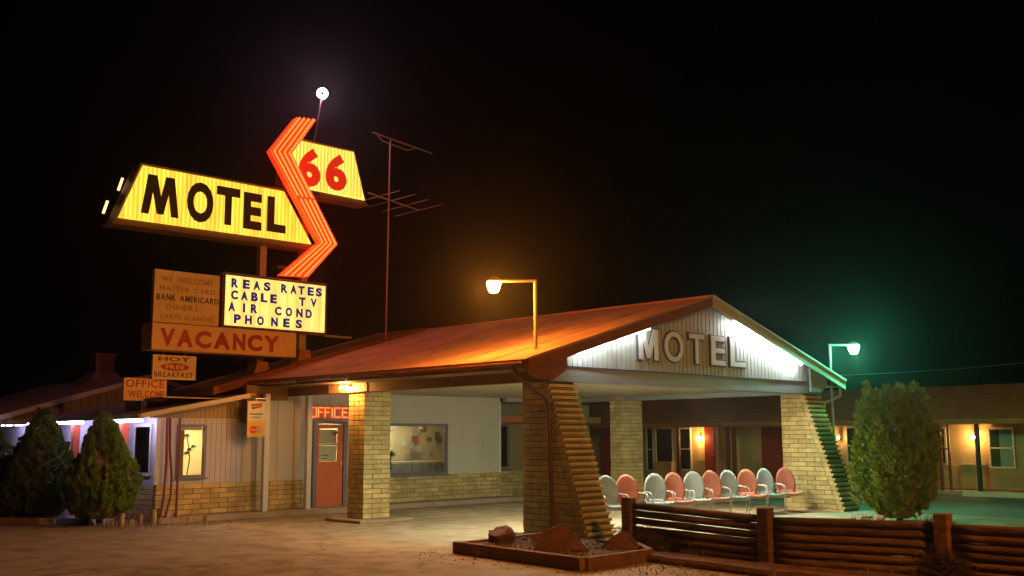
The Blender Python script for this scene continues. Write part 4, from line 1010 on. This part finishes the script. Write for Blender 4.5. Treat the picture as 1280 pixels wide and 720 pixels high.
conifer((-4.86, 11.88, -.02), 1.95, drop(.70), 'evergreen cut off by the left edge of the photo', 'evergreen_tree', 'tree', 3, 120000, FOL, .08, .05, .90, .16)
MAXR = [.8]
conifer((7.4, -2.45, .0), 2.28, barrel(.64), 'round-topped pale green bush right of the far buttress', 'arborvitae_bush', 'bush', 4, 130000, FOL2, .04, .095, .90, .40)

# logs and kerbs by the trees
for i in range(11):
    x = -3.75+i*.185; y = 7.75-.0*i+random.uniform(-.15, .1); h = random.choice([.14, .2, .3, .24, .12]); r_ = random.uniform(.045, .065)
    o = MB().tube([(x, y, 0), (x+random.uniform(-.02, .02), y, h)], r_, 9).build('log_stump', STUMP)
    ORD = ['leftmost', 'second', 'third', 'fourth', 'fifth', 'sixth', 'seventh', 'eighth', 'ninth', 'tenth', 'rightmost']
    tag(o, ORD[i]+(' from the left of' if 0 < i < 10 else ' of')+' the short upright log stumps under the dark evergreen', 'log', 'log stumps edging the tree bed')
def stop(p, q, w, h, m, name, label, cat, capm=None):
    a = Vector((*p, 0)); b_ = Vector((*q, 0)); d = (b_-a).normalized(); n_ = Vector((-d.y, d.x, 0))*w/2
    t = thing(name, label, cat, tuple(a)); pts = [a-n_, b_-n_, b_+n_*1, a+n_]
    m_ = MB(); ins = n_*.35; pt = [a-ins+d*.03, b_-ins-d*.03, b_+ins-d*.03, a+ins+d*.03]
    m_.v = [(p_.x, p_.y, 0) for p_ in pts]+[(p_.x, p_.y, h) for p_ in pt]; m_.f = [(3, 2, 1, 0), (4, 5, 6, 7), (0, 1, 5, 4), (1, 2, 6, 5), (2, 3, 7, 6), (3, 0, 4, 7)]
    part('block', m_, m, t, bevel=.012)
    if capm:
        e = b_; pts = [e+d*.005-n_, e+d*.28-n_, e+d*.28+n_, e+d*.005+n_]; m2 = MB()
        m2.v = [(p_.x, p_.y, 0) for p_ in pts]+[(p_.x, p_.y, h*.95) for p_ in pts]; m2.f = m_.f; part('painted_end', m2, capm, t, bevel=.01)
    return t
VC = mat('lilac_lit_kerb', (.36, .30, .32), .7, .15, 3)  # concrete tinted with the lilac light of the tubes
stop((-5.35, 9.9), (-4.72, 9.35), .16, .13, mat('brown_kerb', (.30, .15, .08), .8, .2, 4), 'parking_stop', 'short brown parking block with a yellow end at the left edge', 'parking block', mat('yellow_kerb_paint', (.60, .42, .12), .7, .1, 5))
stop((-6.2, 11.9), (-3.95, 8.75), .22, .12, VC, 'parking_stop', 'long lilac-lit concrete kerb under the bright green evergreen', 'kerb')
stop((-4.6, 12.2), (-3.7, 10.6), .2, .18, VC, 'parking_stop', 'pale concrete block behind the trees', 'kerb')
stop((-6.9, 13.5), (-4.9, 11.0), .2, .16, mat('brown_kerb'), 'parking_stop', 'brown timber behind the long kerb at the left edge', 'kerb') if False else None

# ------------------------------------------------------------------ far motel wing (faces -X at x = 18)
XW = 18.0
wg = thing('motel_wing', 'long low motel room wing with brown roof beyond the parking lot', 'building', (XW, 5, 0))
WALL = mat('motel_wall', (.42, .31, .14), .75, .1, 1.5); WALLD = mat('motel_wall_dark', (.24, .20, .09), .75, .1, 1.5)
ROOFW = mat('shingle_roof', (.46, .16, .055), .9, .3, 3, .8, 25)
WPOST = mat('maroon_post', (.16, .035, .02), .6, .1, 4)
part('wall', MB().box(XW+.3, XW+.4, -12, 40, .1, 2.12), WALL, wg)
# block courses on the lower wall (too small to tell apart)
bc = MB()
for i in range(7):
    z = .11+i*.1
    bc.box(XW+.262, XW+.298, -12, 40, z+.012, z+.1)
o = part('block_courses', bc, mat('motel_block', (.40, .28, .12), .85, .15, 4, .4, 20), wg); o['kind'] = 'stuff'
zr = lambda x: 2.10+(x-17.05)*.29 if x < 21 else 2.10+(21-17.05)*.29-(x-21)*.29
part('roof', roof_strip(17.05, 21, -12, 40, zr, .1), ROOFW, wg)
part('roof', roof_strip(21.002, 25, -12, 40, zr, .1), ROOFW, wg)
# shingle courses as real steps
sh = MB()
for k in range(22):
    x = 17.07+k*.178; z = zr(x)
    sh.prism([(x, z+.001), (x+.175, zr(x+.175)+.001), (x+.175, zr(x+.175)+.003), (x, z+.014)], 'y', -12, 40)
o = part('shingle_courses', sh, ROOFW, wg); o['kind'] = 'stuff'
part('fascia', MB().box(17.01, 17.048, -12, 40, 1.97, 2.09), mat('wing_fascia', (.30, .11, .04), .7, .15, 3), wg)
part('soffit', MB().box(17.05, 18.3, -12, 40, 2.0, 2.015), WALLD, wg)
part('end_wall', MB().box(18.4, 24.9, -11.9, -11.8, 0, 2.1), WALL, wg)
# room modules, measured from the photograph (y positions on the wall)
def wbox(name, y0, y1, z0, z1, m, d=.03, parent=None): return part(name, MB().box(XW+.26-d, XW+.2605, y0, y1, z0, z1), m, parent or wg)
def wwin(y0, y1, z0, z1, lit=None, rail=True, curt=None):
    f = MB(); x = XW+.20
    f.box(x, x+.06, y0, y1, z1-.05, z1); f.box(x, x+.06, y0, y1, z0, z0+.05); f.box(x, x+.06, y0, y0+.05, z0+.05, z1-.05); f.box(x, x+.06, y1-.05, y1, z0+.05, z1-.05)
    if rail: zc = (z0+z1)/2; f.box(x+.005, x+.05, y0+.05, y1-.05, zc-.02, zc+.02)
    w = part('window', f, TRIM, wg); part('pane', MB().box(x+.03, x+.036, y0+.05, y1-.05, z0+.05, z1-.05), GLASS if curt else DGLASS, w)
    part('curtain', MB().box(x+.048, x+.056, y0+.05, y1-.05, z0+.05, z1-.05), lit or mat('dim_curtain', (.16, .13, .06), .8), w)
    if curt: part('curtain', MB().box(x+.040, x+.047, curt[0], curt[1], z0+.05, z1-.05), mat('pale_curtain', (.60, .56, .42), .8), w)
    return w
def wdoor(y0, y1, m=None):
    d = part('door', MB().box(XW+.18, XW+.255, y0, y1, .1, 1.98), m or REDDOOR, wg)
    part('door_knob', MB().tube([(XW+.15, y0+.08, 1.0), (XW+.19, y0+.08, 1.0)], .03, 6), METAL, d); return d
wdoor(9.34, 9.75); wbox('door_trim', 9.20, 9.33, .1, 2.0, TRIM)
wdoor(6.72, 7.42); wbox('door_trim', 6.56, 6.70, .1, 2.0, WPOST)
wbox('wall_panel', 9.80, 10.09, .80, 2.0, mat('lit_panel', (.5, .36, .15), .7), .02)  # paler wall round the bulb, lamplight put into the colour
wwin(10.35, 11.05, .45, 1.97); wwin(11.15, 11.98, .10, 1.98, rail=False); wwin(12.05, 12.4, .4, 1.97); 
wbox('air_unit', 11.1, 11.9, .1, .75, WALL, .25)
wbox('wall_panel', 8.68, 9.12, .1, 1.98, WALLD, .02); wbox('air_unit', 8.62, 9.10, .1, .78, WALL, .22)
wbox('wall_panel', 8.32, 8.66, .1, 1.68, mat('beige_shutter', (.48, .40, .20), .7), .05)
for y in (7.9, 8.15, 10.2): part('porch_post', MB().box(17.2, 17.3, y-.06, y+.06, .1, 2.0), WPOST, wg)
wbox('wall_panel', 7.44, 7.84, .8, 2.0, MATS['lit_panel'], .02)
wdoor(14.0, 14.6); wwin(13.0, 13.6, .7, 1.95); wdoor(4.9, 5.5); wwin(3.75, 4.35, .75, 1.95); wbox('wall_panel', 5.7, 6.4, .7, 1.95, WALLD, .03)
wwin(1.15, 2.3, .8, 1.9); wwin(-.78, -.06, .72, 1.88, curt=(-.72, -.36)); wwin(2.5, 3.3, .8, 1.9)
part('porch_post', MB().box(17.55, 17.65, -.05, .05, .1, 2.0), mat('dark_post', (.03, .03, .04), .6), wg)
part('porch_post', MB().box(17.3, 17.38, .92, 1.0, .1, 2.0), WPOST, wg); part('porch_post', MB().box(17.3, 17.36, .68, .74, .1, 2.0), WPOST, wg)
part('rail', MB().box(17.3, 17.36, .75, 1.3, 1.25, 1.30).box(17.3, 17.36, 1.22, 1.28, .1, 1.25), WOOD, wg)
wbox('sill_band', .02, .75, .82, .86, TRIM, .05)
WL = emit('porch_bulb', (1, .50, .16), 380)
for (y, lab) in ((9.95, 'glowing porch bulb left of the dark red door, seen past the chairs'), (.33, 'glowing porch bulb beside the curtained window at the right edge'), (4.55, 'small glowing porch bulb seen beside the far buttress')):
    t = thing('porch_lamp', lab, 'lamp', (XW+.12, y, 1.6)); b = bmesh.new(); bmesh.ops.create_uvsphere(b, u_segments=10, v_segments=8, radius=.055 if y != 4.55 else .03)
    me = bpy.data.meshes.new('bulb'); b.to_mesh(me); b.free(); me.materials.append(WL); inst(me, 'bulb', t, (XW+.10, y, 1.6))
    part('bracket', MB().box(XW+.16, XW+.22, y-.03, y+.03, 1.55, 1.72), DARKM, t)
for (a, b_, lab) in ((-1.6, .1, 'long white concrete parking block below the curtained window at the right edge'), (2.5, 3.5, 'white concrete parking block just right of the round bush'), (5.0, 6.2, 'white concrete parking block between the far buttress and the bush')):
    stop((16.6, a), (16.6, b_), .16, .13, mat('white_kerb_paint', (.6, .52, .38), .7, .1, 4), 'parking_stop', lab, 'parking block')

# loose gravel and small weeds on the forecourt edges: nobody could count them
rg = random.Random(77); gv = MB()
def scatter(n, fx, z0=.002, big=1):
    for _ in range(n):
        x, y = fx(); r_ = rg.uniform(.006, .022)*big; a = rg.uniform(0, 6.28); i = len(gv.v)
        for k in range(4): gv.v.append((x+r_*math.cos(a+k*1.57)*rg.uniform(.7, 1.2), y+r_*math.sin(a+k*1.57)*rg.uniform(.7, 1.2), z0))
        gv.v.append((x, y, z0+r_*rg.uniform(.6, 1.1)))
        for k in range(4): gv.f.append((i+k, i+(k+1) % 4, i+4))
scatter(260, lambda: (rg.gauss(-2.6, .25), rg.uniform(-3.4, .2)))
def in_bed():
    u, v = rg.random(), rg.random(); a = (-2.3-.25*u, -.45-2.5*u); b = (-.15-1.05*u, -.35-2.5*u); return (a[0]+(b[0]-a[0])*v, a[1]+(b[1]-a[1])*v)
scatter(350, in_bed, .115, 1.6)
scatter(900, lambda: (rg.gauss(-1.75, .35), rg.uniform(-8, -2.6)))
scatter(900, lambda: (rg.uniform(-4.4, -1.2), rg.gauss(7.35, .3)))
scatter(700, lambda: (rg.gauss(-4.9, .4), rg.uniform(7.2, 11)))
tag(gv.build('gravel', mat('gravel', (.30, .24, .17), .9, .3, 9)), 'loose gravel along the planter, fence and tree bed', 'gravel', kind='stuff')
wv_ = MB()
for (cx_, cy_, n, h) in [(-2.2, -1.2, 60, .12), (-1.6, -1.6, 60, .14), (-2.45, -2.9, 50, .10), (-.9, -2.2, 60, .14), (-3.3, 7.5, 90, .14), (-3.9, 7.8, 90, .16), (-2.3, 7.55, 40, .08), (-1.3, -3.6, 60, .10), (-1.0, -5.2, 80, .12), (-.8, -6.0, 80, .14), (7.0, -2.0, 90, .14), (7.9, -2.9, 90, .14), (-.5, -3.2, 70, .14), (-1.3, 7.56, 40, .07), (.6, -1.75, 60, .12)]:
    for _ in range(n):
        x = cx_+rg.gauss(0, .16); y = cy_+rg.gauss(0, .16); l = h*rg.uniform(.5, 1.3); a = rg.uniform(0, 6.28); b_ = .006
        z0 = .13 if (-2.5 < x < -.2 and -3.0 < y < -.4) else 0
        wv_.poly([(x-b_*math.sin(a), y+b_*math.cos(a), z0), (x+b_*math.sin(a), y-b_*math.cos(a), z0), (x+math.cos(a)*l*.5, y+math.sin(a)*l*.5, z0+l)])
tag(wv_.build('dry_grass', mat('dry_grass', (.28, .20, .08), .8, .3, 9)), 'thin dry grass tufts along the timbers and the tree bed', 'grass', kind='stuff')
# ------------------------------------------------------------------ thin haze added to stand in for the lens glow of the lamps
hz = MB().box(-30, 60, -60, 60, -1, 16).build('haze', bpy.data.materials.new('glow_haze')); hz['kind'] = 'stuff'
hm = hz.data.materials[0]; hm.use_nodes = True; t = hm.node_tree; t.nodes.clear()
o = t.nodes.new('ShaderNodeOutputMaterial'); v = t.nodes.new('ShaderNodeVolumePrincipled')
v.inputs['Color'].default_value = (.9, .9, .9, 1); v.inputs['Density'].default_value = .0009; v.inputs['Anisotropy'].default_value = .9
t.links.new(v.outputs[0], o.inputs['Volume'])
